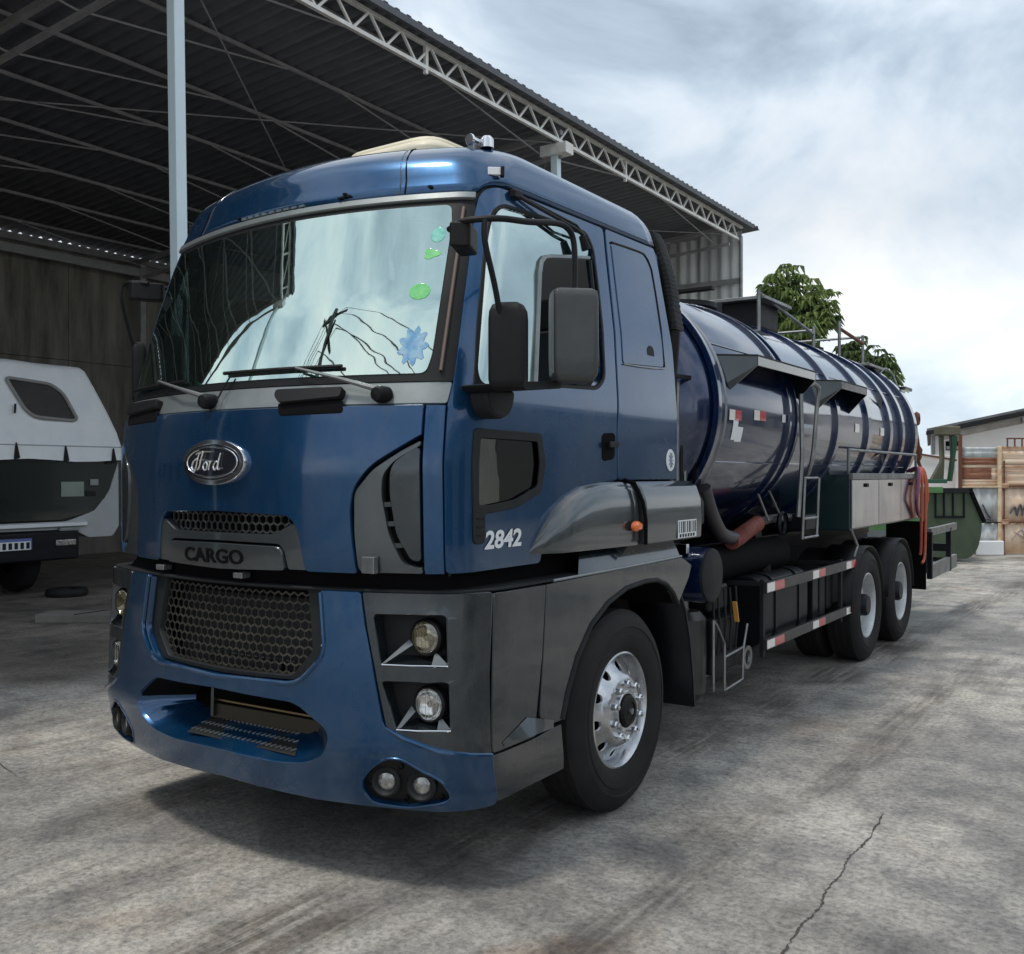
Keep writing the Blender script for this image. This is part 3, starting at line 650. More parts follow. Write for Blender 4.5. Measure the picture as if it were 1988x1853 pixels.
def grilles():
    P = TR
    f = lambda a, b: S(CAB, a, b, -.035)
    hexmesh(f, [(-.47, 1.475), (-.44, 1.572), (.42, 1.572), (.46, 1.475)], .042, .0038, 'upper_grille_mesh', mat('mesh_grey', (.11, .11, .105), .4, .4), P)
    plate('upper_grille_back', CAB, mirror([(0, 1.3), (.52, 1.3), (.48, 1.59), (0, 1.59)]), VOID, P, thick=.01, off=-.10, res=.1)
    # chevron frame
    fr = mirror([(0, 1.482), (.33, 1.482), (.445, 1.54), (.468, 1.50), (.496, 1.338), (.405, 1.338), (.39, 1.42), (.36, 1.448), (0, 1.452)])
    plate('grille_frame', CAB, rnd(fr, [.0, .02, .02, .02, .01, .01, .02, .02, 0]+[.02]*8), MGREY, P, thick=.05, off=.0, res=.03)
    plate('nameplate_bar', CAB, rnd(mirror([(0, 1.437), (.355, 1.432), (.378, 1.42), (.392, 1.335), (0, 1.325)]), .02), MGREY, P, thick=.05, off=.012, res=.03)
    me = text_mesh('CARGO', .098, .003, 0, .002)
    for v in me.vertices: v.co = S(CAB, -.035+v.co.x*1.18, 1.378+v.co.y*.9, .013+v.co.z)
    me.materials.append(VOID); link('name_letters', me, [c for c in P.children if c.name.startswith('nameplate')][0])
    # black band between cab and bumper
    plate('gap_liner', CAB, mirror([(0, 1.2), (2.1, 1.2), (2.1, 1.4), (0, 1.4)]), VOID, P, thick=.01, off=-.09, res=.1)
    for u in (-.49, .12):
        p = S(CAB, u, 1.30, .0); MB().box(p.x-.03, p.x+.03, p.y-.01, p.y+.04, 1.285, 1.31).build('gap_bracket', STEEL, P, .003)
    # lower grille
    g = lambda a, b: S(BUM, a, b, -.055)
    op = mirror([(0, 1.255), (.545, 1.255), (.575, .985), (.455, .862), (0, .852)])
    hexmesh(g, mirror([(0, 1.25), (.48, 1.25), (.52, .99), (.42, .872), (0, .865)]), .044, .0036, 'lower_grille_mesh', mat('mesh_bronze', (.085, .078, .065), .5, .4, var=.6, vscale=6), P)
    plate('radiator_back', BUM, mirror([(0, 1.3), (.66, 1.3), (.66, .8), (0, .8)]), mat('radiator_black', (.008, .009, .01), .6), P, thick=.01, off=-.14, res=.12)
    plate('grille_surround', BUM, rnd(op, .02), DGREY, P, holes=[rnd(mirror([(0, 1.25), (.475, 1.25), (.51, .99), (.41, .875), (0, .868)]), .02)], thick=.05, off=-.03, res=.04)
    pl = MB(); a = S(BUM, -.2, .93, -.09); b = S(BUM, .38, .93, -.09)
    pl.bar(a, b, .01, .006); pl.bar(S(BUM, .3, .93, -.09), S(BUM, .3, .87, -.09), .01, .01); pl.build('inner_frame', GREY, P)
    a = S(BUM, -.3, .89, -.1); b = S(BUM, .3, .89, -.1); MB().bar(a, b, .02, .05).build('inner_crossbar', DGREY, P)
    return op
OPEN = grilles()

def bumper():
    P = TR
    half = [(0, 1.252), (.738, 1.252), (.765, 1.1), (.80, .95), (.85, .70), (.93, .655), (1.04, .607), (1.172, .562), (1.172, .355), (.5, .36), (0, .385)]
    rr = [0, .012, 0, 0, .03, .03, .02, .01, .02, 0, 0]
    full = mirror(half); R = rr+[rr[i] for i in range(len(half)-1, -1, -1) if abs(half[i][0]) > 1e-6]
    intake = mirror([(0, .79), (.455, .775), (.62, .665), (.60, .575), (.50, .52), (.34, .505), (0, .515)])
    pod = lambda s: [(s*a, b) for a, b in [(.725, .452), (.79, .535), (.86, .578), (.92, .578), (1.035, .502), (1.06, .40), (.92, .362), (.765, .372)]]
    op = rnd(mirror([(0, 1.2525), (.56, 1.2525), (.592, .985), (.468, .852), (0, .842)]), .03)
    # opening reaches the top edge: use a notch in the outline
    half2 = [(0, .842), (.468, .852), (.592, .985), (.56, 1.252)]+half[1:]
    r2 = [0, .05, .05, .01]+rr[1:]
    full = half2+[(-x, y) for x, y in reversed(half2) if abs(x) > 1e-6]
    R = r2+[r2[i] for i in range(len(half2)-1, -1, -1) if abs(half2[i][0]) > 1e-6]
    # polygon passes through x=0 at the bottom (0,.385) and top (0,.842)
    b = plate('bumper', BUM, rnd(full, R), BLUE, P, holes=[rnd(intake, .05), rnd(pod(1), .04), rnd(pod(-1), .04)], thick=.09, off=.015, res=.04)
    # raised lip around the lower grille and the intake
    LIP = [(-.56, 1.245), (-.592, .985), (-.468, .852), (0, .842), (.468, .852), (.592, .985), (.56, 1.245)]
    L_ = rnd(LIP, [0, .06, .06, 0, .06, .06, 0])
    MB().tube([S(BUM, a, q, .012) for a, q in L_], .012, 8).build('grille_lip', BLUE, b)
    # intake interior: side scoops and dark void with cross member and step plate
    plate('intake_back', BUM, mirror([(0, .84), (.70, .84), (.70, .46), (0, .46)]), VOID, P, thick=.01, off=-.28, res=.12)
    ring = resample(rnd(intake, .05), .05); V = []
    for k, (fx, fz, dz, dp) in enumerate(((1, 1, 0, .0), (.965, .93, .0, -.03), (.90, .84, .005, -.075), (.80, .74, .01, -.13), (.72, .70, .012, -.2))):
        V += [S(BUM, q[0]*fx, .645+(q[1]-.645)*fz+dz, .0+dp) for q in ring]
    n = len(ring); F = [(k*n+j, k*n+(j+1) % n, (k+1)*n+(j+1) % n, (k+1)*n+j) for k in range(4) for j in range(n)]
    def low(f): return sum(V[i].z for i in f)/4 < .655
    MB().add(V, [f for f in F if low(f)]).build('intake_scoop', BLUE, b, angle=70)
    MB().add(V, [f for f in F if not low(f)]).build('intake_roof', VOID, b, angle=70)  # upper funnel is black: the shade inside is put into its colour
    a = S(BUM, -.2, .64, -.15); c = S(BUM, .55, .63, -.15); MB().bar(a, c, .05, .07).build('cross_member', mat('oily_steel', (.05, .045, .035), .4, .6), P, .004)
    a = S(BUM, -.2, .69, -.14); c = S(BUM, .55, .68, -.14); MB().bar(a, c, .02, .008).build('cross_member_flange', mat('brassy_steel', (.22, .17, .09), .35, .8), P)
    MB().bar(S(BUM, -.17, .8, -.12), S(BUM, -.17, .6, -.12), .02, .02).build('tow_pin', GREY, P)
    # serrated foot plate in the lower lip
    V = [S(BUM, -.25, .535, -.02), S(BUM, .42, .525, -.02), S(BUM, .36, .565, -.16), S(BUM, -.2, .58, -.16)]
    fp = MB().add(V, [(0, 1, 2, 3)]).build('foot_plate', DGREY, P)
    t = MB()
    for i in range(22):
        for j in range(3):
            p = V[0].lerp(V[1], (i+.5)/22).lerp(V[3].lerp(V[2], (i+.5)/22), (j+.5)/3); t.bar(p+Vector((-.006, -.012, .004)), p+Vector((.006, .012, .008)), .004, .006)
    t.build('foot_plate_tread', STEEL, fp, kind='stuff')
    for s in (1, -1):
        fl = lambda q: [(s*a_, b_) for a_, b_ in q]
        # lamp pod
        pd = plate('lamp_pod', BUM, rnd(fl([(.715, .45), (.785, .545), (.86, .588), (.925, .588), (1.045, .508), (1.07, .395), (.92, .352), (.76, .362)]), .04), BLACK, P, thick=.02, off=-.008, res=.03)
        pl_ = MB().tube([S(BUM, a_, b_, .012) for a_, b_ in rnd(pod(s), .04)+[rnd(pod(s), .04)[0]]], .007, 6).build('pod_rim', BLUE, pd)
        for (u, z) in ((.835, .467), (.975, .458)):
            n = Vector((s*.35, -1, .03)).normalized(); p = S(BUM, s*u, z, -.004); q = n.to_track_quat('Z', 'Y').to_matrix().to_4x4(); M = Matrix.Translation(p) @ q
            ring = MB().lathe([(.066, -.01), (.064, .012), (.055, .020), (.044, .012), (.037, 0)], (0, 0, 0), 'z', 28); ring.v = [tuple(M @ Vector(v)) for v in ring.v]
            rg = ring.build('fog_lamp', DGREY, P)
            ln = MB().lathe([(.038, .002), (.03, .007), (.015, .010), (.0005, .011)], (0, 0, 0), 'z', 28); ln.v = [tuple(M @ Vector(v)) for v in ln.v]
            ln.build('fog_lamp_lens', LENS2, rg)
        for (u, z) in ((.905, .535), (.905, .395), (.765, .455), (1.02, .48), (1.03, .41)):
            p = S(BUM, s*u, z, -.006); MB().lathe([(.012, -.004), (.012, .004), (0.0005, .005)], p, 'y', 10).build('pod_screw', VOID, pd)
        # eyebrow over the pod
        MB().tube([S(BUM, s*a_, b_, .014) for a_, b_ in [(.86, .70), (.93, .662), (1.04, .614), (1.11, .59), (1.172, .57)]], [.006, .012, .014, .012, .01], 8).build('bumper_brow', BLUE, b)
        # grey lamp corner
        r1 = rnd(fl([(.795, 1.165), (1.05, 1.168), (1.058, .955), (.835, .952)]), .02); r2_ = rnd(fl([(.838, .892), (1.062, .895), (1.068, .69), (.90, .69)]), .02)
        cg = plate('lamp_corner_panel', BUM, rnd(fl([(.748, 1.252), (1.148, 1.252), (1.155, .9), (1.172, .572), (1.04, .617), (.93, .665), (.862, .705), (.81, .95), (.775, 1.1)]), .012), GREY, P, holes=[r1, r2_], thick=.09, off=.012, res=.035)
        plate('lamp_recess', BUM, fl([(.76, 1.2), (1.09, 1.2), (1.10, .66), (.80, .66)]), DGREY, cg, thick=.01, off=-.085, res=.05)
        for (zc, u, zb, ul, ur) in ((1.07, 1.005, .955, .838, 1.056), (.795, 1.02, .692, .902, 1.066)):
            n = Vector((s*.06, -1, .02)).normalized(); p = S(BUM, s*(u-.01), zc, -.035); M = Matrix.Translation(p) @ n.to_track_quat('Z', 'Y').to_matrix().to_4x4()
            o = MB().lathe([(.078, -.04), (.078, -.005), (.070, .004), (.066, 0)], (0, 0, 0), 'z', 32); o.v = [tuple(M @ Vector(v)) for v in o.v]; o = o.build('headlamp', BLACK, P)
            def lamp_piece(pr, nm, m_, seg_=32, sc_=None):
                q_ = MB().lathe(pr, (0, 0, 0), 'z', seg_); q_.v = [tuple(M @ Vector(v)) for v in q_.v]; return q_.build(nm, m_, o)
            lamp_piece([(.067, 0), (.062, -.012), (.045, -.028), (.022, -.036), (.0005, -.038)], 'reflector_bowl', CHROME)
            lamp_piece([(.016, -.036), (.016, -.012), (.011, -.004), (.0005, -.002)], 'bulb', LENS2 if zc < 1 else LENS, 16)
            for k_ in range(-3, 4):
                hx = k_*.018; hy = math.sqrt(max(0, .064**2-hx**2)); MB().tube([M @ Vector((hx, -hy, -.004)), M @ Vector((hx, hy, -.004))], .0016, 4).build('lens_rib', LENS, o)
            o2 = MB().lathe([(.067, 0), (.06, .006), (.045, .010), (.022, .012), (.0005, .0125)], (0, 0, 0), 'z', 32); o2.v = [tuple(M @ Vector(v)) for v in o2.v]
            o2.build('headlamp_lens', FROST if zc > 1 else CLEARG, o)
            # shelf and blade
            V = [S(BUM, s*ul, zb+.004, .008), S(BUM, s*ur, zb+.004, .008), S(BUM, s*ur, zb+.035, -.08), S(BUM, s*(ul+.05), zb+.035, -.08)]
            MB().add(V, [(0, 1, 2, 3)]).build('recess_shelf', GREY, cg)
            V = [S(BUM, s*(ul-.002), zb+.004, .01), S(BUM, s*(ul+.018), zb+.012, .008), S(BUM, s*(u-.055), zc-.03, -.03), S(BUM, s*(u-.075), zc-.01, -.045), S(BUM, s*(ul-.002), zb-.002, -.01), S(BUM, s*(u-.075), zc-.045, -.06)]
            MB().add(V, [(0, 1, 2, 3), (0, 3, 5, 4), (1, 0, 4), (2, 5, 3)]).build('recess_blade', MGREY, cg)
            V = [S(BUM, s*(u+.015), zb+.008, .006), S(BUM, s*ur, zb+.008, .008), S(BUM, s*(u+.02), zb+.06, -.03), S(BUM, s*(ur-.0), zb+.012, -.05)]
            MB().add(V, [(0, 1, 2), (1, 3, 2), (0, 2, 3)]).build('recess_gusset', MGREY, cg)
            MB().tube([S(BUM, s*a_, zb+.003, .011) for a_ in (ul, (ul+ur)/2, ur)], .0035, 6).build('recess_edge', CHROME, cg)
        # step panel
        plate('step_panel', BUM, rnd(fl([(1.158, 1.245), (1.525, 1.245), (1.53, .92), (1.50, .62), (1.50, .575), (1.182, .575)]), .008), GREY, P, thick=.04, off=.006, res=.05)
        V = [S(BUM, s*1.23, .605, .008), S(BUM, s*1.42, .675, .010), S(BUM, s*1.62, .625, .03), S(BUM, s*1.62, .59, .03), S(BUM, s*1.25, .585, .01), S(BUM, s*1.42, .60, .045)]
        MB().add(V, [(0, 5, 1), (1, 5, 2), (2, 5, 3), (0, 4, 5), (4, 3, 5)]).build('step_wedge', MGREY, P, label='glossy grey wedge at foot of step panel')
        plate('lower_skirt', BUM, rnd(fl([(1.18, .562), (1.505, .562), (1.73, .58), (1.735, .36), (1.18, .356)]), .01), GREY, P, thick=.04, off=.004, res=.05)
        # arch panel
        arch = [(1.74, .60), (1.78, .72), (1.86, .87), (1.99, 1.01), (2.16, 1.10), (2.37, 1.155), (2.6, 1.17), (2.75, 1.165), (2.88, 1.13), (2.98, 1.07), (3.05, 1.0)]
        ap = [(1.538, 1.245), (3.10, 1.262), (3.24, 1.21), (3.20, 1.14)]+list(reversed(arch))+[(1.54, .60), (1.545, .92)]
        plate('wheel_arch', BUM, fl(ap), GREY, P, thick=.03, off=.006, res=.05)
        MB().tube([S(BUM, s*a_, b_, .004) for a_, b_ in arch], .014, 8).build('arch_lip', DGREY, P)
        # inner liner
        V = []; F = []
        for a_, b_ in arch:
            p = S(BUM, s*a_, b_, .0); V += [p, Vector((s*.75, p.y, p.z))]
        F = [(2*i, 2*i+1, 2*i+3, 2*i+2) for i in range(len(arch)-1)]
        MB().add(V, F).build('arch_liner', VOID, P)
        MB().box(min(s*.72, s*.76), max(s*.72, s*.76), .55, 2.3, .45, 1.35).build('inner_wing', VOID, P)
        # ledge above the arch, below the fender
        V = [S(BUM, s*1.86, 1.262, -.01), S(BUM, s*3.1, 1.275, -.01), S(BUM, s*3.1, 1.40, -.07), S(BUM, s*1.98, 1.385, -.07)]
        MB().add(V, [(0, 1, 2, 3)]).build('entry_ledge', GREY, P)
        MB().tube([S(BUM, s*1.6, 1.258, -.0), S(BUM, s*2.3, 1.262, -.0), S(BUM, s*3.1, 1.272, 0)], .007, 6).build('ledge_edge', LGREY, P)
        # dark strip along the top edge
        plate('bumper_top', BUM, fl([(.0 if s > 0 else .0, 1.262), (2.0, 1.262), (2.0, 1.256), (.0, 1.256)]), DGREY, P, thick=.12, off=.0, res=.05)
bumper()

# ---------- fender fairing and side locker (on planes near x = 1.2)
def side_fairing(s):
    # lofted in y: bulging arc section
    prof = [(.58, 1.385, 1.392), (.66, 1.382, 1.475), (.77, 1.38, 1.575), (.9, 1.378, 1.645), (1.06, 1.376, 1.695), (1.25, 1.374, 1.712), (1.44, 1.372, 1.715), (1.53, 1.372, 1.705)]
    V = []; F = []; K = 7
    for (y, z0, z1) in prof:
        h = z1-z0; x0 = 1.13; d = min(.085, h*.5)
        g = min(1, h/.3)
        sec = [(x0+d*.9, z0), (x0+d, z0+h*.12), (x0+d*.98, z0+h*.4), (x0+d*.93, z0+h*.66), (x0+d*.72, z0+h*.86), (x0+d*.4, z0+h*.97), (x0-.03, z1)]
        V += [(s*x, y, z) for x, z in sec]
    for i in range(len(prof)-1):
        for k in range(K-1): F.append((i*K+k, (i+1)*K+k, (i+1)*K+k+1, i*K+k+1))
    F.append(tuple(range((len(prof)-1)*K, len(prof)*K)))
    f = MB().add(V, F).build('fender_fairing', MGREY, TR, angle=70)  # lighter grey paints the sky reflection into the fairing colour
    q = [(1.10, 1.372), (1.245, 1.372), (1.25, 1.48), (1.243, 1.60), (1.215, 1.68), (1.17, 1.707), (1.09, 1.712)]
    lk = MB().prism([(s*a, b) for a, b in q], 'y', 1.555, 2.30).build('side_locker', MGREY, TR, .015)  # same lighter grey, sky reflection painted in
    MB().prism([(s*a, b) for a, b in [(1.06, 1.38), (1.22, 1.45), (1.22, 1.58), (1.17, 1.67), (1.06, 1.70)]], 'y', 2.30, 2.40).build('locker_end', DGREY, lk, .01)
    MB().tube([(s*1.248, 1.547, 1.375), (s*1.252, 1.54, 1.5), (s*1.24, 1.53, 1.6), (s*1.2, 1.51, 1.70), (s*1.14, 1.5, 1.72)], .010, 6).build('fairing_seal', VOID, f)
    a = MB().lathe([(.0005, .03), (.02, .028), (.034, .015), (.036, 0)], (0, 0, 0), 'z', 20)
    M = Matrix.Translation((s*1.232, 1.46, 1.475)) @ Matrix.Rotation(s*PI/2, 4, 'Y') @ Matrix.Diagonal((.8, 1.5, 1, 1)); a.v = [tuple(M @ Vector(v)) for v in a.v]
    a.build('side_marker', ORANGE, f)
    x = s*1.2515
    lb = MB().add([(x, 1.945, 1.365+.02), (x, 2.205, 1.365+.02), (x, 2.205, 1.487), (x, 1.945, 1.487)], [(0, 1, 2, 3)]).build('paper_label', DECAL, lk)
    for k in range(9):
        yy = 1.96+k*.027; MB().box(min(x, x+s*.002), max(x, x+s*.002), yy, yy+.006+.006*(k % 3), 1.415, 1.48).build('label_bar', GREY, lb)
    for k in range(6):
        yy = 1.97+k*.037; MB().box(min(x, x+s*.002), max(x, x+s*.002), yy, yy+.02, 1.39, 1.408).build('label_bar', DGREY, lb)
for s in (1, -1): side_fairing(s)

# ---------- mirrors
def mirror_set(s):
    r = 0.012
    X = 1.13
    arm = MB()
    arm.tube(cat_rom([(s*1.13, -.0, 2.74), (s*1.24, -.04, 2.75), (s*1.36, .02, 2.755), (s*1.40, .18, 2.77), (s*1.42, .36, 2.80), (s*1.43, .44, 2.79), (s*1.435, .475, 2.74), (s*1.44, .475, 2.62), (s*1.44, .46, 2.44)], 5), .013, 10)
    a = arm.build('mirror_arm', BLACK, TR)
    MB().tube(cat_rom([(s*1.33, -.03, 2.745), (s*1.33, -.03, 2.66), (s*1.34, .02, 2.5), (s*1.34, .06, 2.38)], 4), .012, 8).build('mirror_strut', BLACK, a)
    q = MB(); q.prism(rnd([(-.045, -.1), (.04, -.09), (.05, .08), (-.03, .1)], .02), 'z', -.05, .05, Matrix.Translation((s*1.18, .03, 2.70)) @ Matrix.Rotation(s*.5, 4, 'Z')); q.build('mirror_mount', BLACK, a, .01)
    # big housing
    M = Matrix.Translation((s*1.47, .40, 2.335)) @ Matrix.Rotation(s*math.radians(43), 4, 'Z')
    sec = rnd([(-.095, -.07), (.105, -.07), (.10, .06), (-.09, .07)], .03)
    h = MB(); V = []; F = []
    lv = [(-.205, .60), (-.195, .85), (-.17, .97), (-.1, 1.0), (.1, 1.0), (.15, .99), (.175, .95), (.185, .78)]
    n = len(sec)
    for z, k in lv: V += [M @ Vector((x*k, y*k, z)) for x, y in sec]
    for i in range(len(lv)-1):
        for j in range(n): F.append((i*n+j, i*n+(j+1) % n, (i+1)*n+(j+1) % n, (i+1)*n+j))
    F += [tuple(range(n)), tuple((len(lv)-1)*n+j for j in range(n))]
    hh = h.add(V, F).build('mirror_housing', MIRG, TR, angle=50)
    MB().add([M @ Vector(p) for p in [(-.08, .072, -.16), (.09, .064, -.16), (.09, .064, .15), (-.08, .072, .15)]], [(0, 1, 2, 3)]).build('mirror_glass', CHROME, hh)
    MB().bar(M @ Vector((-.094, -.068, -.17)), M @ Vector((-.094, -.068, .16)), .006).build('housing_edge', LGREY, hh)
    # small front mirror
    M = Matrix.Translation((s*1.35, .10, 2.265)) @ Matrix.Rotation(s*math.radians(30), 4, 'Z')
    sec = rnd([(-.08, -.04), (.07, -.05), (.085, .03), (-.07, .045)], .025); n = len(sec); V = []; F = []
    lv = [(-.175, .75), (-.165, .93), (-.14, 1), (.1, 1), (.135, .96), (.16, .8), (.17, .55)]
    for z, k in lv: V += [M @ Vector((x*k, y*k, z)) for x, y in sec]
    for i in range(len(lv)-1):
        for j in range(n): F.append((i*n+j, i*n+(j+1) % n, (i+1)*n+(j+1) % n, (i+1)*n+j))
    F += [tuple(range(n)), tuple((len(lv)-1)*n+j for j in range(n))]
    s2 = MB().add(V, F).build('kerb_mirror_housing', BLACK, TR, angle=50)
    MB().add([M @ Vector(p) for p in [(-.06, .048, -.13), (.07, .034, -.13), (.07, .034, .12), (-.06, .048, .12)]], [(0, 1, 2, 3)]).build('mirror_glass', CHROME, s2)
    # lower mount
    lm = MB(); lm.prism(rnd([(.08, 2.115), (.40, 2.14), (.40, 2.11), (.12, 2.085)], .02), 'x', min(s*1.12, s*1.42), max(s*1.12, s*1.42)); lm = lm.build('lower_mirror_arm', BLACK, TR, .01)
    MB().prism(rnd([(.13, 2.1), (.36, 2.11), (.33, 2.01), (.25, 1.975), (.16, 2.0)], .04), 'x', min(s*1.12, s*1.22), max(s*1.12, s*1.22)).build('arm_cover', DGREY, lm, .02)
    # black door top stays
    st_ = MB(); st_.tube([S(CAB, s*1.26, 3.03, .03), S(CAB, s*1.9, 2.965, .06), S(CAB, s*2.02, 2.95, .05)], .009); st_.tube([S(CAB, s*1.33, 3.04, .02), S(CAB, s*1.9, 2.985, .06), S(CAB, s*2.06, 2.97, .03)], .007)
    k = st_.build('door_stay', BLACK, TR)
    MB().tube([S(CAB, s*1.99, 2.95, .05), S(CAB, s*2.04, 2.88, .05)], [.018, .026], 10).build('stay_pad', BLACK, k, .005)
    p = S(CAB, s*1.28, 3.04, .02); MB().box(p.x-.02, p.x+.02, p.y-.035, p.y+.03, p.z-.02, p.z+.015).build('stay_bracket', BLACK, k, .005)
_had = set(TR.children)
mirror_set(1); _one = set(TR.children)
mirror_set(-1)
for o in set(TR.children)-_one:
    if o.name.startswith(('mirror', 'kerb', 'lower_mirror')): o.location.x -= .07; o.location.y += .25; o.location.z += .08

# ---------- wipers and cowl handles
def wipers():
    for (u0, z0, u1, z1, ua, ub, zb) in ((.83, 2.085, .40, 2.20, -.05, .62, 2.205), (-.10, 2.085, -.60, 2.20, -.98, -.35, 2.185)):
        w_ = MB().tube([S(CAB, u0, z0, .03), S(CAB, (u0+u1)/2, (z0+z1)/2, .05), S(CAB, u1, z1, .035)], [.014, .008, .006], 8).build('wiper_arm', STEEL, TR)
        MB().tube([S(CAB, ua+(ub-ua)*k/6, zb, .02) for k in range(7)], .009, 6).build('wiper_blade', BLACK, w_)
        p = S(CAB, u0, z0-.012, .02); MB().lathe([(.035, .03), (.036, -.02), (.028, -.04), (.0005, -.045)], p, 'y', 18).build('wiper_pivot', BLACK, w_)
    MB().tube([S(CAB, -.04, 2.075, .02), S(CAB, -.03, 2.13, .02), S(CAB, 0, 2.19, .02)], .004).build('washer_hose', BLACK, TR)
    for (a, b) in ((.31, .65), (-.98, -.56)):
        q = rnd([(a+.01, 2.105), (b, 2.105), (b, 2.065), (a+.05, 2.05), (a+.01, 2.08)], .012)
        h = plate('grab_handle', CAB, q, BLACK, TR, thick=.04, off=.032, res=.04)
        plate('handle_pocket', CAB, rnd([(a+.03, 2.05), (b+.01, 2.055), (b+.02, 2.005), (a+.05, 2.0)], .015), VOID, h, thick=.004, off=.0145, res=.04)
wipers()

# ---------- wheels
def tyre_mb(c, s, w_=.29, R=.52, n=72):
    x = lambda d: -s*d
    pr = [(.292, x(.045)), (.30, x(.022)), (.325, x(.006)), (.36, x(-.006)), (.395, x(-.009)), (.398, x(-.005)), (.43, x(-.005)), (.433, x(-.009)), (.46, x(0)), (.488, x(.012)), (.505, x(.028)), (.515, x(.042))]
    z = [.042, .075, .078, .09, .093, .13, .133, .145, .148, .19, .193, .205, .208, .245]
    dp = 0
    for i, q in enumerate(z[:-1]):
        pr.append((R-(.014 if dp else 0), x(q+.0005))); pr.append((R-(.014 if dp else 0), x(z[i+1]))); dp ^= 1
    pr += [(.505, x(.262)), (.46, x(.29)), (.36, x(.295)), (.29, x(.25))]
    return MB().lathe(pr, c, 'x', n)
def disc_fn(c, s, prof):
    def fn(a, b, o=0):
        r = math.hypot(a, b); return Vector((c[0]+s*(interp(prof, r)+o), c[1]+a, c[2]+b))
    return fn
def circ(r, n=48, cx=0, cy=0): return [(cx+r*math.cos(2*PI*i/n), cy+r*math.sin(2*PI*i/n)) for i in range(n)]
def wheel_front(y, s):
    c = (s*1.205, y, .52)
    t = tyre_mb(c, s).build('front_tyre' if False else 'tyre', RUBBER, None, angle=40)
    root = bpy.data.objects.new('wheel', None); COL.objects.link(root); root.parent = TR; root.location = (0, 0, 0)
    t.parent = root
    MB().lathe([(.30, -s*.03), (.302, -s*.022), (.292, -s*.018), (.283, -s*.03), (.272, -s*.06), (.268, -s*.085)], c, 'x', 64).build('rim', ALU, root)
    prof = [(0, .0), (.165, .0), (.175, -.004), (.20, -.035), (.235, -.062), (.268, -.082)]
    hs = [circ(.026, 16, .222*math.cos(a), .222*math.sin(a)) for a in [2*PI*k/10+.2 for k in range(10)]]
    patch(disc_fn(c, s, prof), circ(.268, 60), [circ(.105, 40)]+hs, .022, .012, .002).build('rim_disc', ALU, root, angle=60)
    MB().disc((c[0]-s*.11, y, .52), .27, 'x', 40).build('brake_drum', VOID, root)
    for k in range(10):
        a = 2*PI*(k+.5)/10; p = (c[0], y+.142*math.cos(a), .52+.142*math.sin(a))
        MB().lathe([(.019, 0), (.019, s*.022), (.012, s*.028), (.012, s*.04), (.0005, s*.042)], p, 'x', 6).build('wheel_nut', CHROME, root)
    MB().lathe([(.106, s*.0), (.106, s*.012), (.10, s*.016), (.088, s*.014), (.084, s*-.01)], c, 'x', 40).build('hub_flange', ALU, root)
    MB().lathe([(.085, -s*.02), (.083, s*.02), (.07, s*.034), (.05, s*.036), (.048, s*.03), (.0005, s*.03)], c, 'x', 32).build('hub_cap', BLACK, root)
    MB().lathe([(.016, s*.03), (.016, s*.045), (.0005, s*.047)], c, 'x', 12).build('hub_bolt', STEEL, root)
    return root
def wheel_rear(y, s):
    c = (s*1.225, y, .52)
    root = bpy.data.objects.new('wheel', None); COL.objects.link(root); root.parent = TR
    t = tyre_mb(c, s).build('tyre', RUBBER, root, angle=40)
    tyre_mb((s*.90, y, .52), s).build('tyre', RUBBER, root, angle=40)
    MB().lathe([(.305, -s*.03), (.304, -s*.018), (.292, -s*.016), (.283, -s*.03), (.272, -s*.06), (.262, -s*.155)], c, 'x', 56).build('rim', WSTEEL, root)
    prof = [(0, -.13), (.15, -.13), (.19, -.10), (.23, -.12), (.265, -.16)]
    hs = [circ(.026, 14, .222*math.cos(a), .222*math.sin(a)) for a in [2*PI*k/10 for k in range(10)]]
    patch(disc_fn(c, s, prof), circ(.264, 48), [circ(.105, 30)]+hs, .03, .012, .002).build('rim_disc', WSTEEL, root, angle=60)
    MB().lathe([(.106, -s*.13), (.10, -s*.03), (.085, -s*.01), (.0005, -s*.008)], c, 'x', 32).build('hub', NAVY, root)
    for k in range(10):
        a = 2*PI*(k+.5)/10; MB().lathe([(.017, 0), (.017, s*.02), (.0005, s*.03)], (c[0]-s*.13, y+.142*math.cos(a), .52+.142*math.sin(a)), 'x', 6).build('wheel_nut', STEEL, root)
    return root
for s in (1, -1):
    wheel_front(1.39, s)
    for y in (6.3, 7.64): wheel_rear(y, s)

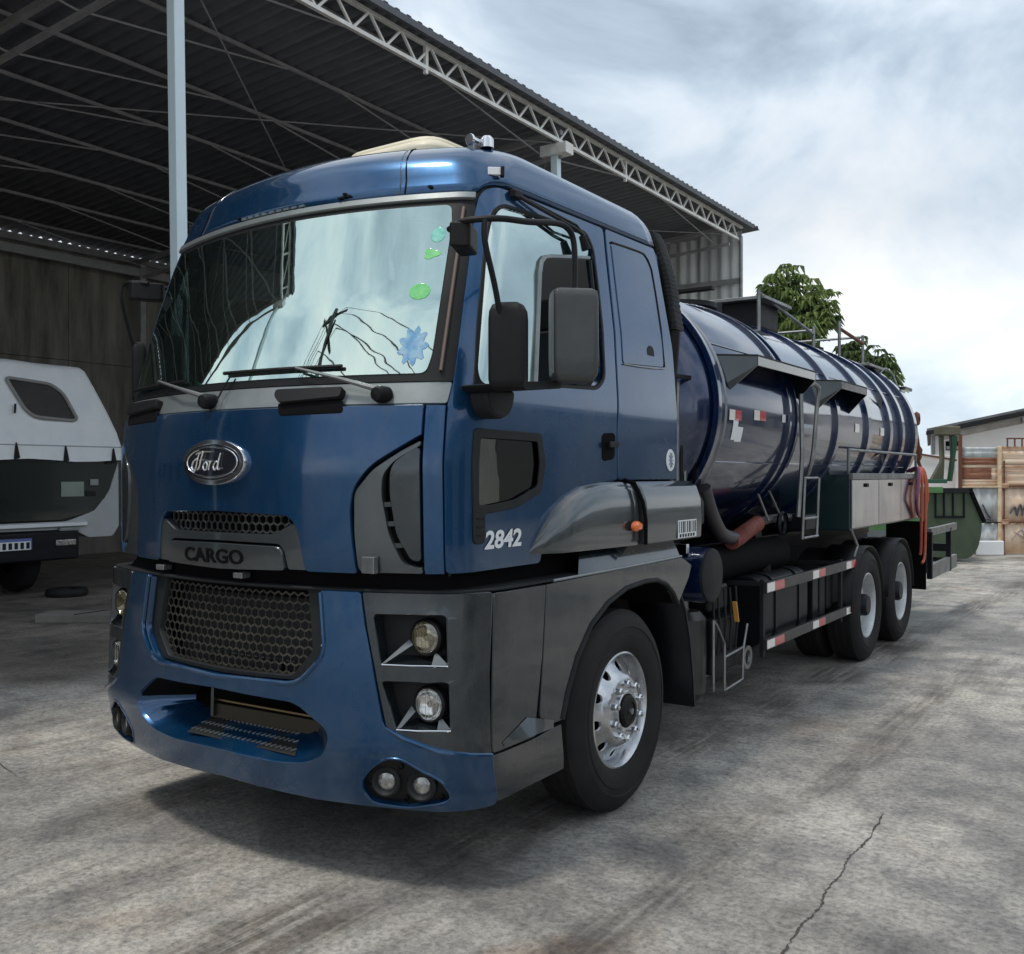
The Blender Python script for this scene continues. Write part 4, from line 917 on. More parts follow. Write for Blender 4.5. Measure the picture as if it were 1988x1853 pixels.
# ---------- chassis
def chassis():
    P = TR
    for s in (1, -1): box('chassis_rail', NAVY, P, min(s*.38, s*.46), max(s*.38, s*.46), .4, 9.3, .78, 1.05)
    for y in (1.39, 6.3, 7.64): MB().tube([(-1.0, y, .52), (1.0, y, .52)], .09, 12).build('axle', NAVY, P)
    box('engine_block', VOID, P, -.45, .45, .35, 2.0, .6, 1.35)
    for y in (2.8, 4.2, 5.4, 7.0, 8.6): box('cross_beam', NAVY, P, -.42, .42, y-.05, y+.05, .82, 1.0)
    box('tank_subframe', NAVY, P, -.55, .55, 2.7, 9.0, 1.052, 1.2)
    # mud flap behind the front wheel and rear mudflap
    for s in (1, -1):
        V = []; F = []
        for i, (y, z) in enumerate([(2.02, 1.12), (2.12, 1.06), (2.2, .95), (2.27, .75), (2.31, .55), (2.335, .35)]): V += [(s*.82, y, z), (s*1.18, y, z)]
        F = [(2*i, 2*i+1, 2*i+3, 2*i+2) for i in range(5)]
        o = MB().add(V, F).build('mud_flap', NAVY, P, angle=60); m = o.modifiers.new('t', 'SOLIDIFY'); m.thickness = .012
        MB().tube([(s*1.185, 2.02, 1.12), (s*1.185, 2.12, 1.06), (s*1.185, 2.2, .95), (s*1.185, 2.27, .75), (s*1.185, 2.31, .55), (s*1.185, 2.335, .35)], .006).build('flap_edge', GREY, o)
        V = []; 
        box('rear_mud_flap', VOID, P, min(s*.75, s*1.2), max(s*.75, s*1.2), 8.98, 9.0, .40, 1.2)
        MB().tube([(s*1.2, 8.70, 1.25), (s*1.2, 8.86, 1.1), (s*1.2, 8.95, .9), (s*1.2, 8.99, .6)], .012).build('flap_hanger', DGREY, P)
    # air filter canister with oval cap
    c = (.78, 2.66, 1.11)
    cn = MB().lathe([(.0005, 0), (.15, 0), (.175, .03), (.178, .34), (.172, .37)], c, 'x', 40).build('air_filter', DBLUE, P)
    MB().lathe([(.172, .37), (.168, .385), (.15, .392), (.0005, .394)], c, 'x', 40).build('filter_cap', DGREY, cn)
    MB().box(.95, 1.05, 2.52, 2.56, 1.25, 1.31).build('filter_clip', CHROME, cn, .004)
    # silver air tank / silencer
    sm = MB().lathe([(.0005, -.30), (.12, -.29), (.16, -.24), (.165, 0), (.16, .24), (.12, .29), (.0005, .30)], (.88, 2.82, .56), 'z', 32).build('silencer', mat('sooty_steel', (.10, .10, .10), .35, .8, var=.4), P)
    MB().tube([(.88, 2.82, .85), (.88, 2.8, 1.0), (.7, 2.7, 1.15)], .05, 12).build('exhaust_pipe', STEEL, sm)
    # battery / ladder frame
    fr = MB()
    for a, b in [((1.1, 2.83, .80), (1.1, 2.9, .75)), ((1.1, 2.9, .75), (1.1, 3.02, .62)), ((1.1, 3.02, .62), (1.1, 3.02, .31)), ((1.1, 2.83, .80), (1.1, 2.83, .34)), ((1.1, 3.02, .31), (1.1, 3.35, .33)), ((1.1, 3.35, .33), (1.1, 3.37, .55)), ((1.1, 3.37, .55), (1.1, 3.44, .70)), ((1.1, 3.02, .53), (1.1, 3.37, .55)), ((.85, 3.02, .31), (1.1, 3.02, .31)), ((.85, 3.02, .31), (.85, 3.35, .33))]:
        fr.tube([a, b], .009, 6)
    fr = fr.build('step_frame', STEEL, P)
    box('battery_box', BLACK, P, .72, 1.06, 2.9, 3.36, .42, .78, .015)
    box('pump_body', NAVY, P, .75, 1.02, 2.95, 3.30, .82, 1.0, .03)
    for y in (2.86, 2.95, 3.06, 3.16, 3.27): MB().tube([(1.08, y, .98), (1.09, y+.01, .75), (1.07, y+.02, .55)], .008, 6).build('air_line', DGREY, P)
    MB().bar((1.1, 3.2, .88), (1.1, 3.245, .74), .03, .012).build('yellow_strap', YELLOW, P)
    v = MB().lathe([(.06, -.12), (.06, .0), (.085, .0), (.085, .02), (.055, .02), (.05, .0)], (1.02, 3.62, .43), 'x', 24).build('outlet_valve', STEEL, P)
    MB().tube([(.9, 3.62, .43), (.6, 3.62, .5)], .06, 12).build('outlet_pipe', NAVY, v)
    # fuel tank
    q = rnd([(.62, .48), (1.12, .48), (1.12, 1.0), (.62, 1.0)], .14)
    MB().prism(q, 'y', 3.72, 4.75).build('fuel_tank', NAVY, P, .01)
    for y in (3.95, 4.5): 
        MB().prism(rnd([(.61, .47), (1.13, .47), (1.13, 1.01), (.61, 1.01)], .14), 'y', y, y+.05).build('tank_strap', NAVY, P)
    MB().lathe([(.0005, .05), (.05, .05), (.05, 0)], (.95, 4.2, 1.0), 'z', 16).build('fuel_cap', BLACK, P)
    MB().tube([(.85, 3.0, 1.12), (.9, 4.6, 1.12)], .13, 20).build('air_cylinder', VOID, P)
    for k in range(4): box('valve_block', DGREY if k % 2 else NAVY, P, .85, 1.1, 4.95+k*.2, 5.1+k*.2, .52+.03*k, .92, .01)
    # side guards
    for s in (1, -1):
        for (z0, z1, zz) in ((.905, .985, 0), (.505, .58, 0)):
            g = MB().box(min(s*1.17, s*1.2), max(s*1.17, s*1.2), 3.56, 5.92, z0, z1).build('side_guard_rail', RAILM, P, .004)
            for (a, b, m) in ((3.565, 3.72, REFW), (3.72, 3.93, RED), (4.63, 4.78, REFW), (4.78, 4.96, RED), (5.60, 5.75, REFW), (5.75, 5.915, RED)):
                x = s*1.2; MB().box(min(x, x+s*.003), max(x, x+s*.003), a, b, z0+.008, z1-.008).build('reflector', m, g)
        for y in (3.575, 5.55):
            MB().box(min(s*1.14, s*1.168), max(s*1.14, s*1.168), y, y+.04, .45, 1.0).build('guard_post', DGREY, P, .003)
        MB().bar((s*.5, 3.59, .95), (s*1.16, 3.59, .97), .04, .03).build('guard_bracket', DGREY, P)
        MB().bar((s*.5, 5.57, .95), (s*1.16, 5.57, .97), .04, .03).build('guard_bracket', DGREY, P)
        MB().tube([(s*1.18, 5.92, 1.0), (s*1.2, 5.96, 1.1), (s*1.18, 5.8, 1.26)], .014, 8).build('guard_stay', STEEL, P)
        # mudguards over the rear wheels
        V = []; 
        for yc in (6.3, 7.64):
            pts = [(yc+.585*math.cos(t), .52+.56*math.sin(t)) for t in [PI*k/14 for k in range(15)]]; V = []
            for y, z in pts: V += [(s*.88, y, z), (s*1.22, y, z)]
            o = MB().add(V, [(2*i, 2*i+1, 2*i+3, 2*i+2) for i in range(14)]).build('mudguard', BLACK, P, angle=60); m = o.modifiers.new('t', 'SOLIDIFY'); m.thickness = .01
    # cabinet with stainless face
    for s in (1,):
        cb = box('tool_cabinet', GREENDK, P, .55, 1.19, 5.75, 8.62, 1.245, 1.75, .01)
        for (a, b) in ((5.77, 6.72), (6.74, 7.66), (7.68, 8.60)):
            d = MB().box(1.191, 1.205, a, b, 1.262, 1.70).build('cabinet_door', STAINLESS, cb, .005)
            MB().box(1.205, 1.222, (a+b)/2-.04, (a+b)/2+.04, 1.63, 1.665).build('door_latch', BLACK, d, .004)
        MB().box(1.18, 1.22, 5.74, 8.64, 1.703, 1.758).build('cabinet_rail', STEEL, cb, .004)
        rl = MB(); rl.tube([(1.17, 5.77, 1.75), (1.17, 5.77, 1.97), (1.17, 8.56, 1.97), (1.17, 8.56, 1.75)], .014, 8); rl.build('cabinet_handrail', STEEL, cb)
    box('left_cabinet', NAVY, P, -1.19, -.55, 5.75, 8.62, 1.245, 1.75, .01)
    # rear frame behind the wheels
    fr = MB()
    for (a, b) in (((1.18, 9.28, 1.06), (1.18, 10.95, 1.06)),): fr.bar(a, b, .05, .09)
    rg = fr.build('rear_guard_rail', STEEL, P, .004)
    MB().bar((1.18, 9.28, .58), (1.18, 10.95, .60), .05, .17).build('rear_guard_rail', STEEL, P, .004)
    for y in (9.3, 10.5): MB().bar((1.18, y, .5), (1.18, y, 1.06), .06, .06).build('rear_guard_post', NAVY, P, .004)
    MB().bar((.6, 9.3, .9), (1.16, 9.3, .9), .06, .1).build('rear_guard_arm', NAVY, P, .004)
    MB().bar((.45, 10.5, .8), (1.16, 10.5, .8), .06, .1).build('rear_guard_arm', NAVY, P, .004)
    box('rear_platform', NAVY, P, -.6, .6, 9.0, 10.8, .82, .98)
chassis()

# ---------- tank
def tank():
    P = TR; R = 1.14; C = (0, 0, 2.19); KZ = .835
    def lathe_e(pr):
        mb = MB().lathe(pr, C, 'y', 96); mb.v = [(x, y, 2.19+(z-2.19)*KZ) for x, y, z in mb.v]; return mb
    def sx_(z, e=0.0): return math.sqrt(max(0, (R+e)**2-((z-2.19)/KZ)**2))
    pr = [(.0005, 2.50), (.3, 2.51), (.6, 2.54), (.85, 2.59), (1.0, 2.65), (1.08, 2.71), (1.12, 2.78), (R, 2.85), (R, 4.5), (R, 6.5), (R, 8.6), (1.10, 8.75), (.9, 8.88), (.5, 8.97), (.0005, 9.0)]
    tk = lathe_e(pr).build('tank_shell', DBLUE, P, angle=60)
    for (y, w_) in ((2.78, .05), (4.18, .05), (4.36, .05), (5.5, .10), (6.55, .12), (7.42, .12), (7.98, .12), (8.62, .14)):
        lathe_e([(R-.01, y-w_/2), (R+.03, y-w_/2), (R+.03, y+w_/2), (R-.01, y+w_/2)]).build('tank_rib', DBLUE, P, .004)
    # bright seam rings near the front
    for y in (2.84, 2.93): lathe_e([(R, y), (R+.012, y+.01), (R, y+.02)]).build('weld_ring', STEEL, P)
    for zz in (2.62, 1.83):
        MB().tube([(sx_(zz, .002), 2.95, zz), (sx_(zz, .002), 8.5, zz)], .006, 6).build('weld_seam', DBLUE, tk)
    for (y, dy) in ((3.3, 0), (5.0, 0), (7.6, 0)):
        for s in (1, -1): box('tank_saddle', NAVY, P, min(s*.35, s*.62), max(s*.35, s*.62), y-.08, y+.08, 1.2, 1.40)
    # side brackets (triangular canopies)
    for (a, b, zt) in ((3.09, 4.37, 2.54), (5.06, 5.89, 2.53)):
        x = sx_(zt)
        xi = x-.03
        V = [(xi, a-.12, zt+.01), (1.30, a, zt), (1.30, b, zt), (xi, b+.08, zt+.01)]
        def thick(V, d):
            V2 = [(p[0]+d[0], p[1]+d[1], p[2]+d[2]) for p in V]; n = len(V)
            return MB().add(V+V2, [tuple(range(n)), tuple(range(2*n-1, n-1, -1))]+[(i, i+n, (i+1) % n+n, (i+1) % n) for i in range(n)])
        cp = thick(V, (0, 0, -.012)).build('lamp_canopy', DGREY, P)
        thick([(1.30, a, zt-.013), (1.30, b, zt-.013), (1.30, b, zt-.07), (1.30, a, zt-.07)], (-.012, 0, 0)).build('canopy_fascia', GREY, cp)
        thick([(xi, a-.12, zt-.003), (1.30, a, zt-.013), (1.30, a, zt-.07), (1.10, a-.07, zt-.26), (xi, a-.12, zt-.24)], (0, .012, 0)).build('canopy_gusset', GREY, cp)
        thick([(xi, b+.08, zt-.003), (1.30, b, zt-.013), (1.30, b, zt-.07), (1.10, b+.05, zt-.26), (xi, b+.08, zt-.24)], (0, -.012, 0)).build('canopy_gusset', GREY, cp)
        box('canopy_back', VOID, cp, xi-.05, xi+.015, a-.1, b+.07, zt-.25, zt-.02, 0)
    # decals
    def dec(y0, y1, z0, z1, m, nm):
        V = []
        zs = [z0+(z1-z0)*k/4 for k in range(5)]
        for z in zs:
            x = sx_(z, .004); V += [(x, y0, z), (x, y1, z)]
        MB().add(V, [(2*k, 2*k+1, 2*k+3, 2*k+2) for k in range(4)]).build(nm, m, tk)
    dec(3.0, 3.1, 2.11, 2.18, REFW, 'reflector'); dec(3.1, 3.22, 2.11, 2.18, RED, 'reflector')
    dec(3.46, 3.57, 2.13, 2.20, REFW, 'reflector'); dec(3.57, 3.70, 2.13, 2.20, RED, 'reflector')
    dec(4.05, 4.13, 2.14, 2.20, REFW, 'reflector'); dec(6.1, 6.25, 2.14, 2.22, REFW, 'reflector'); dec(7.05, 7.2, 2.14, 2.22, REFW, 'reflector')
    dec(3.08, 3.17, 1.98, 2.12, DECAL, 'paper_note'); dec(3.15, 3.27, 1.97, 2.07, DECAL, 'paper_note')
    # diamond hazard plates
    for y in (7.2,):
        for z in (1.95, 2.5):
            x = sx_(z, .01); MB().add([(x+.01, y-.1, z), (x, y, z+.1), (x+.01, y+.1, z), (x+.02, y, z-.1)], [(0, 1, 2, 3)]).build('diamond_plate', DGREY, P)
    # vertical pipes on the side
    MB().tube([(1.19, 4.35, 2.37), (1.2, 4.35, 1.9), (1.17, 4.35, 1.42)], .018, 8).build('side_pipe', STEEL, P)
    MB().tube(cat_rom([(1.24, 4.5, 2.46), (1.26, 4.58, 2.42), (1.24, 4.6, 2.3), (1.2, 4.62, 1.9), (1.14, 4.65, 1.72)], 4), .018, 8).build('side_pipe', STEEL, P)
    # ladder at the side
    ld = MB()
    for y in (4.45, 4.82): ld.tube([(1.19, y, 1.72), (1.17, y, 1.24)], .012, 6)
    for z in (1.25, 1.4, 1.72): ld.tube([(1.18, 4.45, z), (1.18, 4.82, z)], .010, 6)
    ld.build('side_ladder', STEEL, P)
    for (a, b) in (((1.02, 3.88, 1.60), (1.02, 4.10, 1.40)), ((1.02, 4.12, 1.62), (1.02, 4.42, 1.39))): MB().tube([a, b], .010, 6).build('valve_lever', STEEL, P)
    # hoses
    MB().tube(cat_rom([(1.0, 2.9, 1.66), (1.0, 3.0, 1.52), (.99, 3.12, 1.42), (.98, 3.28, 1.33), (.98, 3.5, 1.29)], 5), .05, 12).build('suction_hose', HOSED, P)
    h = MB().tube(cat_rom([(.98, 3.45, 1.27), (.98, 3.6, 1.29), (.98, 3.8, 1.345), (.98, 3.98, 1.38)], 5), .055, 14).build('ribbed_hose', BROWNH, P)
    for k in range(14):
        t = k/13; p = (.98, 3.47+.5*t, 1.272+.105*t); MB().lathe([(.054, -.008), (.061, 0), (.054, .008)], p, 'y', 14).build('hose_rib', BROWNH, h)
    MB().tube(cat_rom([(.98, 3.98, 1.38), (.97, 4.3, 1.40), (.96, 4.8, 1.39), (.95, 5.3, 1.34)], 5), .035, 10).build('discharge_pipe', HOSED, P)
    MB().box(.9, 1.1, 4.75, 5.15, 1.28, 1.42).build('valve_body', NAVY, P, .03)
    MB().lathe([(.09, -.02), (.1, 0), (.09, .02)], (1.03, 4.4, 1.36), 'x', 20).build('hand_wheel', NAVY, P)
    # top fittings
    z = 3.10
    hb = MB().lathe([(.28, 0), (.28, .10), (.32, .10), (.32, .14), (.1, .17), (.0005, .17)], (.1, 4.5, z-.06), 'z', 28).build('manhole', DGREY, P)
    MB().box(.0, .12, 4.05, 4.13, 3.22, 3.33).build('manhole_clamp', BLACK, hb, .01)
    MB().box(.1, .5, 4.25, 4.32, 3.24, 3.27).build('manhole_lid', BLACK, hb, .004)
    MB().box(-.2, .55, 5.35, 6.1, 3.33, 3.36).build('walkway_plate', STEEL, P, .004)
    MB().box(.1, .45, 5.45, 6.0, 3.1, 3.33).build('expansion_box', DGREY, P, .01)
    for (y, zt, zb) in ((5.33, 3.40, 2.9), (6.95, 3.28, 2.9), (7.9, 3.46, 2.9), (8.9, 3.42, 2.9)):
        MB().tube([(.5, y, zb), (.5, y, zt)], .018, 8).build('rail_post', STEEL, P)
        MB().tube([(-.5, y, zb), (-.5, y, zt)], .018, 8).build('rail_post', STEEL, P)
    MB().tube([(.5, 5.33, 3.38), (.5, 6.95, 3.20)], .015, 8).build('top_rail', STEEL, P)
    MB().tube([(.5, 7.9, 3.38), (.5, 8.9, 3.32)], .02, 8).build('top_rail', RUSTB, P)
    MB().tube([(-.5, 6.95, 3.24), (.5, 6.95, 3.24)], .015, 8).build('top_rail', STEEL, P); MB().tube([(-.5, 8.9, 3.4), (.5, 8.9, 3.4)], .015, 8).build('top_rail', STEEL, P)
    MB().tube([(-.5, 5.33, 3.38), (-.5, 8.9, 3.38)], .015, 8).build('top_rail', STEEL, P)
    for y in (6.6, 8.2): MB().lathe([(.2, 0), (.2, .09), (.23, .09), (.23, .12), (.0005, .14)], (0, y, z), 'z', 24).build('manhole', DGREY, P)
    MB().box(.3, .75, 8.2, 8.9, 2.98, 3.01).build('rear_walkway', STEEL, P, .004)
    MB().box(.2, 1.0, 8.85, 9.2, 2.74, 2.78, Matrix.Rotation(0, 4, 'Y')).build('rear_canopy', GREY, P, .004)
    MB().tube(cat_rom([(.72, 8.7, 2.9), (.75, 8.9, 3.0), (.8, 9.05, 2.95), (.85, 9.1, 2.8)], 4), .015, 6).build('rear_handle', STEEL, P)
    # rear valve and chain
    MB().lathe([(.07, -.03), (.09, 0), (.07, .03), (.03, .03)], (1.02, 9.35, 2.42), 'x', 20).build('rear_hand_wheel', RUSTB, P)
    MB().tube(cat_rom([(1.0, 9.35, 2.35), (1.02, 9.45, 2.1), (1.0, 9.5, 1.95), (1.03, 9.6, 1.8)], 4), [.02]*5+[.05]*4+[.02]*4, 8).build('rear_chain', RUSTB, P)
    # hanging hoses at the rear end of the cabinet
    random.seed(9)
    for (m, y0, k, bot) in ((HOSEO, 8.5, .10, 1.2), (HOSER, 8.58, .2, .85), (HOSEO, 8.62, .02, .75), (HOSEP, 8.42, .3, 1.3), (HOSER, 8.5, .34, 1.28), (HOSEO, 8.66, -.05, 1.3)):
        MB().tube(cat_rom([(1.10, y0, 1.78), (1.22, y0-.02, 1.82), (1.26, y0-k*.6, 1.68), (1.27, y0-k, 1.5), (1.26, y0-k*.9, bot+.12), (1.25, y0-k*.4-(.1 if bot < 1 else 0), bot)], 6), .016, 8).build('loose_hose', m, P)
tank()
# ---------- behind the cab
def behind_cab():
    P = TR
    d = MB(); sec = rnd([(-.05, -.07), (.05, -.07), (.05, .07), (-.05, .07)], .03)
    pts = cat_rom([(.94, 2.20, 3.2), (.97, 2.23, 3.12), (1.01, 2.27, 2.95), (1.03, 2.29, 2.8), (1.05, 2.31, 2.62)], 6)
    V = []; F = []; n = len(sec)
    for p in pts: V += [(p.x+a, p.y+b, p.z) for a, b in sec]
    for i in range(len(pts)-1):
        for j in range(n): F.append((i*n+j, i*n+(j+1) % n, (i+1)*n+(j+1) % n, (i+1)*n+j))
    F += [tuple(range(n)), tuple((len(pts)-1)*n+j for j in range(n))]
    du = MB().add(V, F).build('air_intake_duct', DGREY, P, angle=50)
    for i in range(1, len(pts)-1):
        p = pts[i]; MB().prism([(p.x+a*1.06, p.y+b*1.06) for a, b in sec], 'z', p.z-.008, p.z+.008).build('duct_rib', BLACK, du)
    MB().tube([(1.05, 2.31, 2.62), (1.03, 2.31, 2.4), (.99, 2.3, 2.2), (.98, 2.3, 1.72)], .05, 16).build('intake_pipe', BLACK, P)
    fr = MB(); 
    for a, b in [((1.0, 2.44, 1.7), (1.0, 2.44, 2.36)), ((1.0, 2.44, 2.36), (1.0, 2.76, 2.37)), ((1.0, 2.76, 2.37), (1.0, 2.76, 1.7))]: fr.bar(a, b, .025, .025)
    fr.build('spare_frame', BLACK, P)
    for k in range(5): MB().tube([(.95, 2.48+k*.06, 1.7), (.95, 2.5+k*.055, 2.34)], .012, 6).build('coiled_line', DGREY if k % 2 else STEEL, P)
    box('rear_guard_plate', DGREY, P, .4, .94, 2.42, 2.46, 1.25, 2.3)
behind_cab()

# ================================================================== THE OPEN SHED
SX, SZ, Y0, Y1, XB, ZB = -4.42, 7.5, -4.1, 18.4, -16.3, 6.75
def rz_(x): return SZ+(ZB-SZ)*(x-SX)/(XB-SX)
def shed():
    sh = thing('open_shed', 'tall open sided steel shed with corrugated roof behind the blue tank lorry', 'shed', (SX, Y0, 0))
    sh.location = (0, 0, 0)
    # roof sheets, 1.1 m wide, sharing one mesh
    pitch = .22; nr = 5
    def sheet():
        V = []; xs = [SX, -8.4, -12.4, XB]; prof = []
        for k in range(nr):
            y = k*pitch; prof += [(y, 0), (y+.05, .06), (y+.12, .06), (y+.17, 0)]
        prof.append((nr*pitch+.03, 0))
        for x in xs: V += [(x, y, rz_(x)+z) for y, z in prof]
        n = len(prof); F = [(i*n+j, i*n+j+1, (i+1)*n+j+1, (i+1)*n+j) for i in range(len(xs)-1) for j in range(n-1)]
        return MB().add(V, F)
    first = sheet().build('roof_sheet', ROOFM, sh, angle=20); first.location.y = Y0
    md = first.modifiers.new('t', 'SOLIDIFY'); md.thickness = .006
    y = Y0+nr*pitch; k = 1
    while y < Y1-.1:
        c = first.copy(); COL.objects.link(c); c.parent = sh; c.location.y = y; c.location.z = .004*(k % 2); y += nr*pitch; k += 1
    # edge flashing
    MB().box(SX-.03, SX+.02, Y0, Y1+.2, SZ-.06, SZ+.03).build('edge_flashing', ROOFM, sh)
    # purlins
    x = SX-.55
    while x > XB+.3:
        z = rz_(x)-.075; MB().box(x-.016, x+.016, Y0, Y1, z-.0, z+.05).build('purlin', PURL, sh)
        x -= 1.47
    # rafters at the column lines
    cols = (-3.9, 3.05, 10.35, 17.6)
    for y in cols:
        zt = lambda x: rz_(x)-.2
        rf = MB().bar((-4.6, y, zt(-4.6)), (XB, y, zt(XB)), .08, .08).build('rafter', PURL, sh)
        MB().bar((-4.6, y, zt(-4.6)-.38), (XB, y, zt(XB)-.38), .06, .06).build('rafter_chord', PURL, rf)
    # fly braces: long thin tie bars from rafter chords up to the purlins
    x = SX-.55; i = 0
    while x > XB+.3:
        for ya, yb in zip(cols, cols[1:]):
            z = rz_(x)-.075
            MB().tube([(x, ya, z-.42), (x, ya+3.1, z)], .014, 6).build('purlin_tie', PURL, sh)
            MB().tube([(x, yb, z-.42), (x, yb-3.1, z)], .014, 6).build('purlin_tie', PURL, sh)
        x -= 1.47
    for ya, yb in zip(cols, cols[1:]):
        MB().tube([(-4.8, ya, rz_(-5)-.3), (-10.4, yb, rz_(-10)-.3)], .012, 6).build('cross_rod', PURL, sh)
        MB().tube([(-10.4, ya, rz_(-10)-.3), (-4.8, yb, rz_(-5)-.3)], .012, 6).build('cross_rod', PURL, sh)
    # eave truss
    tx = -4.62; zb, zt = 7.14, 7.45
    t = MB().bar((tx, Y0, zb), (tx, Y1, zb), .055, .05).build('eave_truss', SHEDST, sh)
    MB().bar((tx, Y0, zt), (tx, Y1, zt), .055, .05).build('top_chord', SHEDST, t)
    base = MB().bar((0, 0, 0), (0, .30, zt-zb), .03, .03).build('truss_web', SHEDST, t)
    base.location = (tx, Y0, zb); 
    y = Y0; k = 0
    b2 = MB().bar((0, 0, zt-zb), (0, .30, 0), .03, .03)
    me2 = None
    while y < Y1-.4:
        if k:
            if k % 2: 
                if me2 is None:
                    o = b2.build('truss_web', SHEDST, t); me2 = o.data
                else: o = bpy.data.objects.new('truss_web', me2); COL.objects.link(o); o.parent = t
            else: o = base.copy(); COL.objects.link(o); o.parent = t
            o.location = (tx, y, zb)
        y += .30; k += 1
    for y in (.8, 6.9, 12.6): MB().bar((tx, y, zb-.08), (tx, y, zt), .05, .05).build('truss_post', SHEDST, t)
    # columns
    for y in cols[:3]:
        top = Vector((-4.72, y, 7.1)); b = Vector((-4.60, y+.02, 0))
        c = MB().bar(b, top, .125, .125).build('column', POLEW, sh, .01)
        MB().box(-4.95, -4.45, y-.12, y+.12, 6.92, 7.10).build('column_head', SHEDST, c, .01)
        if y > 9: MB().bar((-4.72, y, 6.3), (-5.3, y, 6.9), .05, .05).build('knee_brace', SHEDST, c)
    # rear columns + eaves beam
    for y in (-3.9, 3.05, 10.35, 17.6): MB().bar((XB+.6, y, 0), (XB+.6, y, 6.5), .14, .14).build('rear_column', PURL, sh, .01)
    MB().bar((XB+.6, Y0, 6.3), (XB+.6, Y1, 6.3), .1, .18).build('rear_beam', PURL, sh)
    # gable wall of corrugated sheets
    pit = .26
    def gs():
        V = []; pr = []
        for k in range(4): x = -k*pit; pr += [(x, 0), (x-.05, .05), (x-.13, .05), (x-.18, 0)]
        pr.append((-4*pit-.02, 0))
        for z in (0, 1): V += [(x, y, z) for x, y in pr]
        n = len(pr); return MB().add(V, [(j, j+1, n+j+1, n+j) for j in range(n-1)])
    g0 = gs().build('wall_sheet', CORR, sh, angle=20); x = -4.60; first = True
    md = g0.modifiers.new('t', 'SOLIDIFY'); md.thickness = .004
    while x > XB+1:
        g = g0 if first else g0.copy()
        if not first: COL.objects.link(g); g.parent = sh
        first = False
        g.location = (x, Y1-.06, 0); g.scale = (1, 1, rz_(x-1)-.06); x -= 4*pit
    MB().bar((-4.6, Y1-.15, 6.2), (XB, Y1-.15, 6.2), .05, .12).build('wall_girt', PURL, sh)
    MB().bar((-4.6, Y1-.15, 3.2), (XB, Y1-.15, 3.2), .05, .12).build('wall_girt', PURL, sh)
    MB().tube([(-4.56, Y1-.2, 7.2), (-4.56, Y1-.2, 0)], .04, 10).build('downpipe', STEEL, sh)
shed()
# back wall of the shed: precast panels
def back_wall():
    bw = thing('concrete_back_wall', 'dark stained concrete wall at the back of the shed, left of the cab', 'wall', (XB-.3, 5, 0)); bw.location = (0, 0, 0)
    y = Y0+.4
    while y < Y1+3:
        for (z0, z1) in ((0, 2.1), (2.105, 4.2), (4.205, 6.55)):
            MB().box(XB+.02, XB+.24+random.uniform(0, .02), y+.006, y+2.494, z0, z1).build('wall_panel', BWALL, bw, .01)
        y += 2.5
    MB().box(XB+.0, XB+.29, Y0+.4, Y1+3, 6.555, 6.70).build('wall_cap', PURL, bw)
back_wall()

